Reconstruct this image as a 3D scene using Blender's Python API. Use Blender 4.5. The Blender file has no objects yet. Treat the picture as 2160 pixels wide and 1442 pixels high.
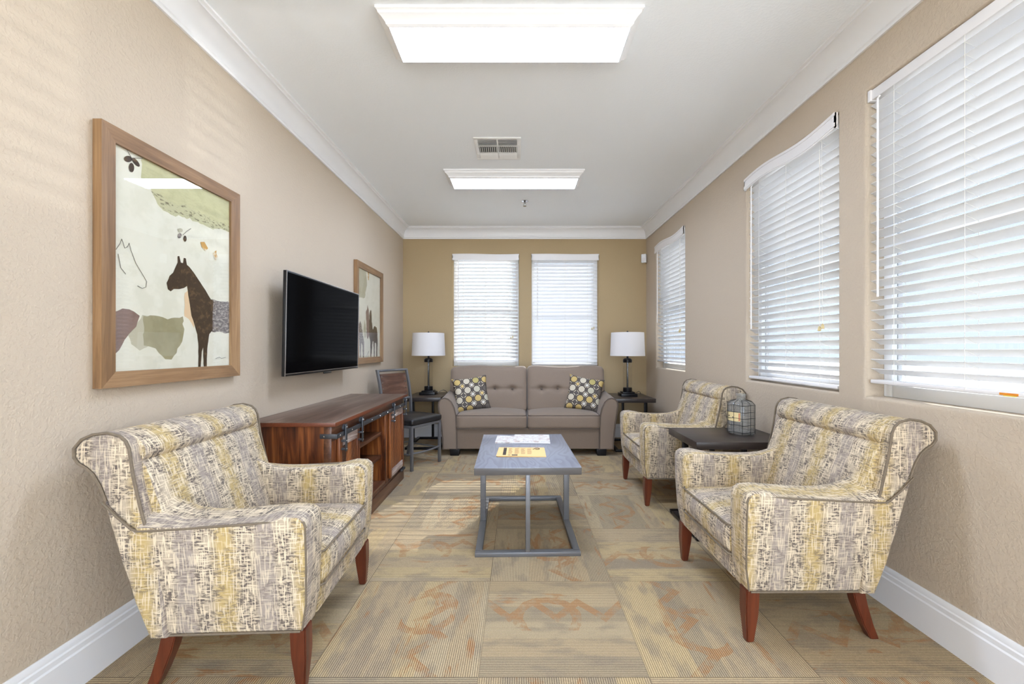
import bpy, bmesh, math, random
from mathutils import Vector, Matrix, Euler
random.seed(7)
PI = math.pi
D = bpy.data
SC = bpy.context.scene
COL = SC.collection
R = math.radians

# ---------------------------------------------------------------- room measures (metres)
XL, XR, YB, YF, ZC = -1.525, 1.672, 5.45, -2.6, 2.745
EYE = 1.164

def c(r, g, b, k=1.0):
    f = lambda v: ((v/255)/12.92 if v/255 <= 0.04045 else (((v/255)+0.055)/1.055)**2.4)*k
    return (f(r), f(g), f(b), 1.0)

# ================================================================ materials
class MT:
    def __init__(s, name):
        s.m = D.materials.new(name); s.m.use_nodes = True
        s.nt = s.m.node_tree; s.nt.nodes.clear()
        s.out = s.nt.nodes.new('ShaderNodeOutputMaterial')
        s.bsdf = None
    def n(s, t, **kw):
        nd = s.nt.nodes.new(t)
        for k, v in kw.items(): setattr(nd, k, v)
        return nd
    def set(s, sock, v):
        if isinstance(v, bpy.types.NodeSocket): s.nt.links.new(v, sock)
        elif v is not None: sock.default_value = v
    def math(s, op, a, b=None, cc=None):
        nd = s.n('ShaderNodeMath', operation=op)
        s.set(nd.inputs[0], a); s.set(nd.inputs[1], b); s.set(nd.inputs[2], cc)
        return nd.outputs[0]
    def add(s, a, b): return s.math('ADD', a, b)
    def sub(s, a, b): return s.math('SUBTRACT', a, b)
    def mul(s, a, b): return s.math('MULTIPLY', a, b)
    def gt(s, a, b): return s.math('GREATER_THAN', a, b)
    def step(s, a, lo, hi):
        nd = s.n('ShaderNodeMapRange', interpolation_type='SMOOTHSTEP')
        s.set(nd.inputs[0], a); nd.inputs[1].default_value = lo; nd.inputs[2].default_value = hi
        return nd.outputs[0]
    def mix(s, f, a, b, mode='MIX'):
        nd = s.n('ShaderNodeMix', data_type='RGBA', blend_type=mode)
        s.set(nd.inputs[0], f); s.set(nd.inputs[6], a); s.set(nd.inputs[7], b)
        return nd.outputs[2]
    def co(s, kind='Object'): return s.n('ShaderNodeTexCoord').outputs[kind]
    def pos(s): return s.n('ShaderNodeNewGeometry').outputs['Position']
    def uv(s): return s.n('ShaderNodeTexCoord').outputs['UV']
    def xyz(s, v):
        nd = s.n('ShaderNodeSeparateXYZ'); s.set(nd.inputs[0], v); return nd.outputs
    def vec(s, x, y, z=0.0):
        nd = s.n('ShaderNodeCombineXYZ'); s.set(nd.inputs[0], x); s.set(nd.inputs[1], y); s.set(nd.inputs[2], z)
        return nd.outputs[0]
    def map(s, v, scale=(1, 1, 1), loc=(0, 0, 0), rot=(0, 0, 0)):
        nd = s.n('ShaderNodeMapping'); s.set(nd.inputs[0], v)
        nd.inputs[1].default_value = loc; nd.inputs[2].default_value = rot; nd.inputs[3].default_value = scale
        return nd.outputs[0]
    def noise(s, v, scale=5, detail=2, rough=0.5, dist=0.0):
        nd = s.n('ShaderNodeTexNoise'); s.set(nd.inputs['Vector'], v)
        nd.inputs['Scale'].default_value = scale; nd.inputs['Detail'].default_value = detail
        nd.inputs['Roughness'].default_value = rough; nd.inputs['Distortion'].default_value = dist
        return nd.outputs['Fac']
    def white(s, v):
        nd = s.n('ShaderNodeTexWhiteNoise', noise_dimensions='3D'); s.set(nd.inputs['Vector'], v)
        return nd.outputs['Value'], nd.outputs['Color']
    def ramp(s, f, stops, mode='LINEAR'):
        nd = s.n('ShaderNodeValToRGB'); s.set(nd.inputs[0], f); cr = nd.color_ramp; cr.interpolation = mode
        while len(cr.elements) < len(stops): cr.elements.new(0.5)
        for e, (p, col) in zip(cr.elements, stops): e.position = p; e.color = col
        return nd.outputs[0]
    def bump(s, h, strength=0.2, dist=0.01):
        nd = s.n('ShaderNodeBump'); s.set(nd.inputs['Height'], h)
        nd.inputs['Strength'].default_value = strength; nd.inputs['Distance'].default_value = dist
        return nd.outputs[0]
    def pr(s, color, rough=0.5, metal=0.0, spec=0.5, normal=None, **kw):
        b = s.n('ShaderNodeBsdfPrincipled'); s.bsdf = b
        s.set(b.inputs['Base Color'], color); s.set(b.inputs['Roughness'], rough)
        b.inputs['Metallic'].default_value = metal; b.inputs['Specular IOR Level'].default_value = spec
        if normal is not None: s.set(b.inputs['Normal'], normal)
        for k, v in kw.items(): s.set(b.inputs[k.replace('_', ' ')], v)
        s.nt.links.new(b.outputs[0], s.out.inputs[0]); return s.m

def plain(name, col, rough=0.5, metal=0.0, spec=0.5, var=0.06, scale=8.0, **kw):
    t = MT(name); f = t.noise(t.co(), scale, 3)
    a = tuple(min(1, x*(1-var)) for x in col[:3])+(1,); b = tuple(min(1, x*(1+var)) for x in col[:3])+(1,)
    return t.pr(t.mix(f, a, b), rough, metal, spec, **kw)

def m_wall(name, col, bump=0.25, rough=0.75):
    t = MT(name); p = t.pos()
    f = t.noise(p, 1.3, 2)
    k = t.mix(f, tuple(x*0.975 for x in col[:3])+(1,), tuple(min(1, x*1.02) for x in col[:3])+(1,))
    h = t.step(t.noise(p, 75, 3, 0.55), 0.42, 0.62)
    return t.pr(k, rough, spec=0.25, normal=t.bump(h, bump, 0.004))

M = {}
M['wall'] = m_wall('wall_paint', c(192, 177, 157))
M['accent'] = m_wall('accent_paint', c(173, 152, 117), 0.15)
M['ceiling'] = m_wall('ceiling_paint', c(240, 243, 246), 0.10, 0.85)
M['trim'] = plain('white_trim_paint', c(234, 234, 235), 0.35, var=0.015)
M['sill'] = plain('white_vinyl', c(235, 237, 238), 0.35, var=0.01)

def m_carpet():
    T = 0.607
    t = MT('carpet_tile'); p = t.xyz(t.pos())
    gx = t.math('DIVIDE', t.add(p[0], 0.145), T); gy = t.math('DIVIDE', t.sub(p[1], 2.077), T)
    ix = t.math('FLOOR', gx); iy = t.math('FLOOR', gy)
    fx = t.sub(gx, ix); fy = t.sub(gy, iy)
    par = t.math('FLOORED_MODULO', t.add(t.add(ix, iy), 1.0), 2.0)
    lerp = lambda a, b, f: t.add(t.mul(a, t.sub(1.0, f)), t.mul(b, f))
    u = lerp(fy, fx, par); v = lerp(fx, fy, par)          # ribs run along v
    rv, rc = t.white(t.vec(ix, iy, 3.0)); rr = t.xyz(rc)
    fl = t.gt(rr[0], 0.5); u = lerp(u, t.sub(1.0, u), fl)
    # wide bands across u, each tile shuffled
    ub = t.add(u, t.mul(rr[1], 0.35))
    b1 = t.math('FLOOR', t.mul(ub, 6.0))
    bw, bc = t.white(t.vec(b1, t.mul(ix, 7.0), t.mul(iy, 3.0))); bb = t.xyz(bc)
    BE, GR, YE, RU, TA = c(188, 166, 136), c(154, 141, 124), c(206, 181, 137), c(154, 110, 70), c(192, 174, 146)
    base = t.ramp(bb[0], [(0, BE), (0.30, TA), (0.52, GR), (0.68, YE), (0.84, BE), (0.93, YE)], 'CONSTANT')
    base = t.mix(0.30, base, c(182, 160, 124))
    pv = t.vec(t.mul(u, 9.0), t.mul(v, 3.2), t.mul(rv, 60.0))
    blot = t.noise(pv, 1.0, 3, 0.55)
    base = t.mix(t.mul(t.step(blot, 0.46, 0.66), 0.62), base, c(138, 126, 115))
    # worn print motif: rings and zigzags in rust, only inside one wide band
    du = t.sub(u, t.add(0.35, t.mul(rr[1], 0.25))); dv = t.sub(v, t.add(0.35, t.mul(rr[2], 0.4)))
    d = t.math('SQRT', t.add(t.mul(du, du), t.mul(dv, dv)))
    d = t.add(d, t.mul(t.sub(t.noise(t.vec(u, v, rv), 9, 2), 0.5), 0.06))
    ring = t.math('LESS_THAN', t.math('ABSOLUTE', t.sub(d, 0.21)), 0.032)
    tri = t.math('PINGPONG', t.mul(v, 1.0), 0.17)
    zig = t.math('LESS_THAN', t.math('ABSOLUTE', t.sub(u, t.add(t.mul(tri, 1.1), 0.28))), 0.045)
    inb = t.mul(t.gt(u, 0.22), t.math('LESS_THAN', u, 0.60))
    worn = t.step(t.noise(t.vec(u, v, t.mul(rv, 31.0)), 7, 4, 0.7), 0.36, 0.62)
    mot = t.mul(t.mul(t.math('MAXIMUM', ring, zig), inb), worn)
    patch = t.mul(t.step(t.noise(t.vec(t.mul(u, 11.0), t.mul(v, 2.2), t.mul(rv, 17.0)), 1.0, 4, 0.65, 0.6), 0.57, 0.68), t.gt(bb[1], 0.40))
    # ribs: light yarn rows over darker gaps; the print sits mostly in the gaps
    rib = t.add(0.5, t.mul(0.5, t.math('SINE', t.mul(u, 2*PI*T/0.0082))))
    fleck = t.noise(t.vec(t.mul(u, 74.0), t.mul(v, 150.0), rv), 1.0, 2, 0.7)
    sh = t.add(t.mul(rib, 0.60), t.mul(fleck, 0.40))
    speck = t.noise(t.vec(t.mul(u, 150.0), t.mul(v, 170.0), t.mul(rv, 9.0)), 1.0, 3, 0.65)
    soft_ = t.add(-0.05, t.mul(speck, 1.9))
    pr_ = t.math('MINIMUM', t.mul(t.math('MAXIMUM', mot, patch), soft_), 1.0)
    gap = t.mix(0.52, t.mix(t.mul(pr_, 0.95), base, c(152, 100, 58)), c(84, 71, 54))
    gap = t.mix(t.mul(pr_, 0.8), gap, c(152, 100, 58))
    yarn = t.mix(0.30, t.mix(t.mul(pr_, 0.72), base, RU), c(218, 196, 152))
    col = t.mix(t.step(sh, 0.25, 0.75), gap, yarn)
    k_ = t.add(0.48, t.mul(speck, 0.84)); col = t.mix(1.0, col, t.vec(k_, k_, k_), 'MULTIPLY')
    seam = t.math('MINIMUM', t.math('MINIMUM', fx, t.sub(1.0, fx)), t.math('MINIMUM', fy, t.sub(1.0, fy)))
    col = t.mix(t.mul(t.math('LESS_THAN', seam, 0.004), 0.45), col, c(110, 96, 78))
    return t.pr(col, 0.95, spec=0.1, normal=t.bump(sh, 0.35, 0.003))
M['carpet'] = m_carpet()

def m_hatch():
    t = MT('hatched_fabric'); q = t.xyz(t.uv()); u, v = q[0], q[1]
    wob = t.mul(t.sub(t.noise(t.vec(t.mul(u, 6.0), t.mul(v, 5.0)), 1.0, 2), 0.5), 0.03)
    ph = t.math('FRACT', t.math('DIVIDE', t.add(t.add(u, wob), 10.045), 0.262))
    dist = t.math('ABSOLUTE', t.sub(ph, 0.5))                # 0 at yellow stripe, .5 at grey stripe
    yel = t.mul(t.sub(1.0, t.step(dist, 0.04, 0.22)), 0.9); gry = t.step(dist, 0.33, 0.42)
    hat = t.mul(t.sub(1.0, t.mul(yel, 0.45)), t.sub(1.0, t.mul(gry, 0.5)))
    ground = t.mix(yel, c(184, 168, 145), c(190, 164, 104))
    ground = t.mix(gry, ground, c(162, 149, 138))
    lum = t.noise(t.vec(t.mul(u, 300.0), t.mul(v, 300.0)), 1.0, 1)
    ground = t.mix(t.mul(lum, 0.25), ground, c(120, 108, 100))
    cl = t.step(t.noise(t.vec(t.mul(u, 16.0), t.mul(v, 18.0), 3.0), 1.0, 2), 0.36, 0.54)
    dk = t.step(t.noise(t.vec(t.mul(u, 52.0), t.mul(v, 130.0), 5.0), 1.0, 2, 0.6), 0.47, 0.52)
    col = t.mix(t.mul(t.mul(t.mul(dk, cl), hat), 0.92), ground, c(92, 82, 77))
    vth = t.step(t.noise(t.vec(t.mul(u, 190.0), t.mul(v, 16.0), 1.0), 1.0, 1), 0.55, 0.60)
    hth = t.step(t.noise(t.vec(t.mul(u, 20.0), t.mul(v, 200.0), 9.0), 1.0, 1), 0.57, 0.62)
    cream = c(220, 204, 176)
    col = t.mix(t.mul(vth, t.add(0.25, t.mul(hat, 0.62))), col, cream)
    col = t.mix(t.mul(hth, t.mul(hat, 0.80)), col, cream)
    wv = t.noise(t.vec(t.mul(u, 700.0), t.mul(v, 700.0)), 1.0, 1)
    return t.pr(col, 0.85, spec=0.2, normal=t.bump(wv, 0.15, 0.001), Sheen_Weight=0.1)
M['hatch'] = m_hatch()
M['welt'] = plain('welt_cord', c(116, 103, 86), 0.85, var=0.25, scale=90)
M['cherry'] = None

def m_wood(name, stops, axis=0, freq=1.0, rough=0.4, bump=0.1, spec=0.5, dist=1.2):
    t = MT(name); v = t.co()
    sc = [14*freq]*3; sc[axis] = 1.1*freq
    f = t.noise(t.map(v, tuple(sc)), 1.0, 5, 0.6, dist)
    sc2 = [160*freq]*3; sc2[axis] = 4*freq
    g = t.noise(t.map(v, tuple(sc2)), 1.0, 2)
    h = t.add(t.mul(f, 0.8), t.mul(g, 0.2))
    return t.pr(t.ramp(h, stops), rough, spec=spec, normal=t.bump(g, bump, 0.002))
M['cherry'] = m_wood('cherry_stain', [(0.3, c(62, 26, 14)), (0.5, c(92, 42, 24)), (0.7, c(112, 55, 32))], 2, 1.0, 0.3, 0.03)
M['cab_side'] = m_wood('walnut_side', [(0.34, c(36, 16, 7)), (0.46, c(92, 46, 20)), (0.55, c(134, 76, 36)), (0.66, c(172, 108, 56))], 2, 0.9, 0.38, 0.1)
M['cab_front'] = m_wood('walnut_long', [(0.3, c(50, 28, 18)), (0.5, c(90, 56, 38)), (0.7, c(128, 88, 62))], 1, 0.9, 0.32, 0.1)
M['cab_top'] = m_wood('walnut_worn_top', [(0.3, c(66, 48, 39)), (0.5, c(100, 80, 68)), (0.7, c(140, 120, 107))], 1, 0.9, 0.36, 0.2)
M['cab_edge'] = m_wood('walnut_red_edge', [(0.3, c(84, 38, 20)), (0.7, c(124, 66, 38))], 1, 0.9, 0.35, 0.1)
M['chair_wood'] = m_wood('chair_back_wood', [(0.3, c(58, 36, 28)), (0.5, c(92, 62, 48)), (0.7, c(124, 92, 74))], 1, 0.9, 0.3, 0.1)
M['whitewash'] = m_wood('whitewashed_wood', [(0.36, c(92, 66, 54)), (0.5, c(170, 150, 140)), (0.62, c(214, 203, 196))], 1, 2.4, 0.55, 0.2)
M['frame_wood'] = m_wood('picture_frame_wood', [(0.3, c(100, 73, 47)), (0.5, c(136, 103, 69)), (0.7, c(166, 133, 96))], 2, 1.2, 0.5, 0.12)
M['espresso'] = m_wood('espresso_wood', [(0.3, c(38, 31, 29)), (0.7, c(66, 57, 52))], 0, 1.0, 0.33, 0.08)
M['grey_top'] = None
def m_greytop():
    t = MT('grey_ash_top'); v = t.co()
    w = t.noise(t.map(v, (5.5, 1.5, 1)), 1.0, 2, 0.45, 0.6)
    f = t.math('FRACT', t.mul(w, 15.0))
    f = t.add(t.mul(t.step(f, 0.0, 0.75), 0.75), t.mul(t.noise(t.map(v, (160, 9, 1)), 1.0, 2), 0.25))
    return t.pr(t.mix(t.step(f, 0.1, 0.95), c(118, 120, 130), c(132, 135, 147)), 0.3, spec=0.7, normal=t.bump(f, 0.05, 0.002))
M['grey_top'] = m_greytop()
M['grey_edge'] = m_wood('grey_ash_edge', [(0.3, c(76, 73, 72)), (0.7, c(98, 94, 92))], 0, 1.0, 0.4, 0.05)
M['steel'] = plain('grey_steel', c(116, 116, 118), 0.42, 0.45, var=0.05)
M['dark_steel'] = plain('dark_steel', c(84, 86, 90), 0.4, 0.7, var=0.1)
M['black'] = plain('black_metal', c(24, 23, 25), 0.35, 0.4, var=0.1)
M['blackplastic'] = plain('black_plastic', c(14, 14, 15), 0.35)
M['chrome'] = plain('chrome', c(190, 190, 192), 0.2, 1.0)
M['leather'] = plain('black_leather', c(34, 33, 34), 0.3, var=0.15, scale=30)

def m_screen():
    t = MT('screen_glass')
    return t.pr(t.mix(t.noise(t.co(), 2), c(3, 3, 4), c(5, 5, 6)), 0.10, spec=0.05, IOR=1.2)
M['screen'] = m_screen()

def m_sofa():
    t = MT('sofa_weave'); v = t.co()
    f = t.noise(t.map(v, (420, 420, 420)), 1.0, 2, 0.7); g = t.noise(v, 3.0, 2)
    k = t.mix(f, c(112, 96, 83), c(154, 137, 120)); k = t.mix(t.mul(g, 0.3), k, c(128, 114, 104))
    return t.pr(k, 0.78, spec=0.25, normal=t.bump(f, 0.2, 0.001), Sheen_Weight=0.25, Sheen_Roughness=0.4)
M['sofa'] = m_sofa()
M['sofa_welt'] = plain('sofa_welt', c(98, 85, 76), 0.8)

def m_pillow():
    t = MT('medallion_fabric'); q = t.xyz(t.co())
    P = 0.106
    a, b = 1.0, 0.0
    x = t.math('DIVIDE', t.add(t.mul(q[0], a), t.mul(q[2], b)), P); y = t.math('DIVIDE', t.sub(t.mul(q[2], a), t.mul(q[0], b)), P)
    x = t.add(x, 20.85); y = t.add(y, 20.15)
    ix, iy = t.math('FLOOR', x), t.math('FLOOR', y)
    fx = t.math('ABSOLUTE', t.sub(t.sub(x, ix), 0.5)); fy = t.math('ABSOLUTE', t.sub(t.sub(y, iy), 0.5))
    oc = t.math('MAXIMUM', t.math('MAXIMUM', fx, fy), t.mul(t.add(fx, fy), 0.7071))      # octagon distance
    r1, _ = t.white(t.vec(ix, iy, 1.0))
    fill = t.ramp(r1, [(0, c(204, 194, 174)), (0.3, c(198, 172, 112)), (0.6, c(190, 184, 164)), (0.72, c(180, 166, 108)), (0.86, c(104, 97, 91))], 'CONSTANT')
    char = c(92, 85, 80); cream = c(212, 200, 176)
    col = t.mix(t.gt(oc, 0.325), fill, c(66, 60, 58))
    col = t.mix(t.gt(oc, 0.375), col, char)
    # diamonds at the corners with four short cream bars round each
    gx = t.math('SUBTRACT', 0.5, fx); gy = t.math('SUBTRACT', 0.5, fy); dm = t.add(gx, gy); df = t.math('ABSOLUTE', t.sub(gx, gy))
    bar = t.mul(t.mul(t.gt(dm, 0.285), t.math('LESS_THAN', dm, 0.385)), t.math('LESS_THAN', df, 0.21))
    col = t.mix(bar, col, cream)
    r2, _ = t.white(t.vec(t.math('FLOOR', t.add(x, 0.5)), t.math('FLOOR', t.add(y, 0.5)), 7.0))
    dfill = t.ramp(r2, [(0, c(214, 210, 200)), (0.45, c(214, 188, 128)), (0.78, c(96, 90, 86))], 'CONSTANT')
    col = t.mix(t.math('LESS_THAN', dm, 0.245), col, c(66, 60, 58)); col = t.mix(t.math('LESS_THAN', dm, 0.20), col, dfill)
    return t.pr(col, 0.85, spec=0.2)
M['pillow'] = m_pillow()

def m_glass(name, tint=(1, 1, 1, 1), spec_rough=0.02, ior=1.45, haze=0.0, hazecol=(0.7, 0.7, 0.7, 1)):
    t = MT(name); tr = t.n('ShaderNodeBsdfTransparent'); tr.inputs[0].default_value = tint
    gl = t.n('ShaderNodeBsdfGlossy'); gl.inputs['Roughness'].default_value = spec_rough
    fr = t.n('ShaderNodeFresnel'); t.set(fr.inputs[0], t.add(ior, t.mul(t.n('ShaderNodeNewGeometry').outputs['Backfacing'], 1/ior-ior)))
    mx = t.n('ShaderNodeMixShader'); t.set(mx.inputs[0], fr.outputs[0]); t.set(mx.inputs[1], tr.outputs[0]); t.set(mx.inputs[2], gl.outputs[0])
    o = mx.outputs[0]
    if haze:
        df = t.n('ShaderNodeBsdfDiffuse'); df.inputs[0].default_value = hazecol
        m2 = t.n('ShaderNodeMixShader'); f = t.mul(t.add(0.75, t.mul(t.noise(t.co(), 10, 2), 0.5)), haze)
        t.set(m2.inputs[0], f); t.set(m2.inputs[1], o); t.set(m2.inputs[2], df.outputs[0]); o = m2.outputs[0]
    t.nt.links.new(o, t.out.inputs[0]); return t.m
M['glazing'] = m_glass('picture_glazing')
M['window_glass'] = m_glass('window_glass', (0.39, 0.40, 0.412, 1))
M['clear_glass'] = m_glass('added_door_clear_glass', (0.98, 0.99, 1, 1))
M['tinted_glass'] = m_glass('added_window_tinted_glass', (0.76, 0.78, 0.80, 1))
M['lamp_glass'] = m_glass('clear_lamp_glass', (0.96, 0.96, 0.95, 1), 0.03)
M['jug_glass'] = m_glass('cloudy_jug_glass', (0.86, 0.87, 0.87, 1), 0.06, 1.45, 0.30, c(176, 174, 168))

def m_trans(name, col, tl, rough=0.6, weight=0.35):
    t = MT(name); f = t.noise(t.co(), 6, 2)
    k = t.mix(f, tuple(x*0.98 for x in col[:3])+(1,), col)
    t.pr(k, rough, spec=0.3)
    tr = t.n('ShaderNodeBsdfTranslucent'); tr.inputs[0].default_value = tl
    mx = t.n('ShaderNodeMixShader'); mx.inputs[0].default_value = weight
    t.set(mx.inputs[1], t.bsdf.outputs[0]); t.set(mx.inputs[2], tr.outputs[0])
    t.nt.links.new(mx.outputs[0], t.out.inputs[0]); return t.m
M['slat'] = m_trans('white_slat', c(238, 238, 238), (0.9, 0.92, 0.95, 1), 0.4, 0.12)
M['valance'] = plain('white_valance', c(232, 229, 227), 0.45, var=0.015)
M['shade'] = m_trans('white_lamp_shade', c(240, 237, 236), (0.9, 0.88, 0.86, 1), 0.8, 0.3)
M['cordm'] = plain('blind_cord', c(225, 222, 214), 0.8)
M['tassel'] = plain('cream_tassel', c(206, 188, 140), 0.6)
M['orange'] = plain('orange_sticker', c(226, 140, 40), 0.6)
M['yellow'] = plain('yellow_sticker', c(226, 206, 96), 0.6)
M['darkslot'] = plain('vent_dark', c(70, 70, 70), 0.8)
M['vent'] = plain('vent_white', c(228, 227, 225), 0.45, var=0.01)
M['paperwhite'] = plain('newsprint', c(226, 222, 220), 0.7, var=0.03, scale=40)
M['manila'] = plain('manila_paper', c(240, 200, 136), 0.7, var=0.03)
M['ink'] = plain('grey_ink', c(140, 112, 92), 0.8)
M['inkdark'] = plain('dark_ink', c(74, 66, 62), 0.8)

def m_news():
    t = MT('printed_pages'); q = t.xyz(t.co())
    n1 = t.noise(t.vec(t.mul(q[0], 22.0), t.mul(q[1], 40.0)), 1.0, 1)
    n2 = t.noise(t.vec(t.mul(q[0], 60.0), t.mul(q[1], 320.0)), 1.0, 2)
    k = t.mix(t.mul(t.step(n1, 0.52, 0.56), 0.6), c(226, 222, 218), c(188, 160, 150))
    k = t.mix(t.mul(t.step(n2, 0.55, 0.6), 0.5), k, c(128, 126, 128))
    return t.pr(k, 0.6)
M['news'] = m_news()

def m_paint(name, a, b, scale=9, lo=0.45, hi=0.6, st=(1, 1, 1)):
    t = MT(name); f = t.noise(t.map(t.co(), st), scale, 5, 0.7)
    return t.pr(t.mix(t.step(f, lo, hi), a, b), 0.7, spec=0.2)
M['art_bg'] = m_paint('art_ground', c(226, 222, 202), c(218, 214, 192), 5)
M['art_green'] = m_paint('art_green_wash', c(196, 192, 148), c(182, 178, 134), 14, 0.4, 0.65, (1, 1, 2.2))
M['art_scrape'] = m_paint('art_scrape', c(190, 186, 146), c(112, 102, 72), 40, 0.52, 0.62, (1, 1, 3))
M['art_olive'] = m_paint('art_olive_patch', c(158, 150, 116), c(148, 140, 106), 6)
M['art_sage'] = m_paint('art_sage_patch', c(188, 182, 156), c(176, 170, 142), 6)
M['art_mauve'] = m_paint('art_mauve_patch', c(136, 112, 100), c(122, 98, 88), 9)
M['art_horse'] = m_paint('art_dark_brown', c(58, 42, 28), c(98, 76, 50), 38, 0.5, 0.66)
M['art_grid'] = m_paint('art_grey_weave', c(98, 88, 84), c(170, 160, 148), 60, 0.45, 0.6, (1, 1, 1.6))
M['art_gold'] = m_paint('art_gold_leaf', c(196, 152, 86), c(226, 214, 186), 30, 0.5, 0.6)
M['art_line'] = plain('art_pencil', c(128, 122, 110), 0.8)
M['art_peach'] = plain('art_peach', c(220, 190, 150), 0.8)

def m_emit(name, col, k):
    t = MT(name); e = t.n('ShaderNodeEmission'); e.inputs[0].default_value = col; e.inputs[1].default_value = k
    t.nt.links.new(e.outputs[0], t.out.inputs[0]); return t.m
LAMP_K = 24.0
M['diffuser'] = m_emit('lit_diffuser', (0.82, 0.97, 1.26, 1), LAMP_K)
M['pavement'] = plain('pavement', c(226, 224, 220), 0.9)
M['stucco'] = plain('pale_stucco', c(222, 214, 200), 0.9)
M['roof_tile'] = plain('roof', c(170, 120, 90), 0.9)

# ================================================================ geometry helpers
def merge(dst, src, mat=0, mx=None):
    mp = {}
    for v in src.verts: mp[v] = dst.verts.new(mx @ v.co if mx else v.co)
    for f in src.faces:
        try: nf = dst.faces.new([mp[v] for v in f.verts]); nf.material_index = mat
        except ValueError: pass
    src.free()

def box(bm, lo, hi, mat=0, bev=0.0, seg=2, mx=None):
    t = bmesh.new(); lo = Vector(lo); hi = Vector(hi)
    bmesh.ops.create_cube(t, size=1.0, matrix=Matrix.Translation((lo+hi)/2) @ Matrix.Diagonal((*(hi-lo), 1)))
    if bev > 0: bmesh.ops.bevel(t, geom=t.edges[:], offset=bev, segments=seg, profile=0.5, affect='EDGES')
    merge(bm, t, mat, mx)

def prism(bm, pts, axis, a0, a1, mat=0, bev=0.0, seg=3, mx=None, allbev=False):
    """pts are 2-D in the other two axes (x: y,z / y: x,z / z: x,y)"""
    t = bmesh.new()
    def P(p, a): return {'x': (a, p[0], p[1]), 'y': (p[0], a, p[1]), 'z': (p[0], p[1], a)}[axis]
    A = [t.verts.new(P(p, a0)) for p in pts]; B = [t.verts.new(P(p, a1)) for p in pts]
    n = len(pts); fa = t.faces.new(A); fb = t.faces.new(B[::-1])
    for i in range(n): t.faces.new((A[i], B[i], B[(i+1) % n], A[(i+1) % n]))
    bmesh.ops.recalc_face_normals(t, faces=t.faces[:])
    if bev > 0:
        e = t.edges[:] if allbev else list(set(fa.edges) | set(fb.edges))
        bmesh.ops.bevel(t, geom=e, offset=bev, segments=seg, profile=0.5, affect='EDGES', clamp_overlap=True)
    merge(bm, t, mat, mx)

def tube(bm, pts, r, seg=8, closed=False, mat=0, mx=None):
    t = bmesh.new(); P = [Vector(p) for p in pts]; n = len(P)
    rs = r if isinstance(r, (list, tuple)) else [r]*n
    rings = []; up = None
    for i in range(n):
        a = P[(i-1) % n] if (closed or i > 0) else P[i]; b = P[(i+1) % n] if (closed or i < n-1) else P[i]
        d = (b-a).normalized()
        if up is None:
            up = Vector((0, 0, 1)) if abs(d.z) < 0.9 else Vector((1, 0, 0))
        x = d.cross(up).normalized(); up = x.cross(d).normalized()
        rings.append([t.verts.new(P[i] + x*rs[i]*math.cos(2*PI*k/seg) + up*rs[i]*math.sin(2*PI*k/seg)) for k in range(seg)])
    for i in range(n if closed else n-1):
        A, B = rings[i], rings[(i+1) % n]
        off = 0
        if closed and i == n-1:
            off = min(range(seg), key=lambda o: sum((A[k].co-B[(k+o) % seg].co).length for k in range(seg)))
        for k in range(seg): t.faces.new((A[k], A[(k+1) % seg], B[(k+1+off) % seg], B[(k+off) % seg]))
    if not closed: t.faces.new(rings[0][::-1]); t.faces.new(rings[-1])
    bmesh.ops.recalc_face_normals(t, faces=t.faces[:])
    merge(bm, t, mat, mx)

def lathe(bm, prof, cx=0, cy=0, seg=32, mat=0, mx=None, cap=True):
    t = bmesh.new(); rings = []
    for r, z in prof: rings.append([t.verts.new((cx+r*math.cos(2*PI*k/seg), cy+r*math.sin(2*PI*k/seg), z)) for k in range(seg)])
    for A, B in zip(rings, rings[1:]):
        for k in range(seg): t.faces.new((A[k], A[(k+1) % seg], B[(k+1) % seg], B[k]))
    if cap: t.faces.new(rings[0][::-1]); t.faces.new(rings[-1])
    bmesh.ops.recalc_face_normals(t, faces=t.faces[:])
    merge(bm, t, mat, mx)

def soft(bm, lo, hi, r, n=14, puff=(0, 0, 0), mat=0, mx=None, fn=None):
    """rounded box with crowned faces; fn moves points given normalised coordinates"""
    t = bmesh.new(); lo = Vector(lo); hi = Vector(hi); h = (hi-lo)/2; ce = (hi+lo)/2
    bmesh.ops.create_cube(t, size=2.0)
    bmesh.ops.subdivide_edges(t, edges=t.edges[:], cuts=n, use_grid_fill=True)
    for v in t.verts:
        q = v.co.copy(); p = Vector((q.x*h.x, q.y*h.y, q.z*h.z))
        inn = Vector([max(-h[i]+r, min(h[i]-r, p[i])) for i in range(3)])
        # angular spacing toward the corners
        d = p-inn
        if d.length > 1e-9:
            m = max(abs(d.x), abs(d.y), abs(d.z)); d = d.normalized()*m
        p = inn+d
        for i in range(3):
            j, k = (i+1) % 3, (i+2) % 3
            if puff[i]: p[i] += q[i]*puff[i]*(1-q[j]**2)*(1-q[k]**2)
        if fn: p = fn(p, q)
        v.co = p+ce
    merge(bm, t, mat, mx)

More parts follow.
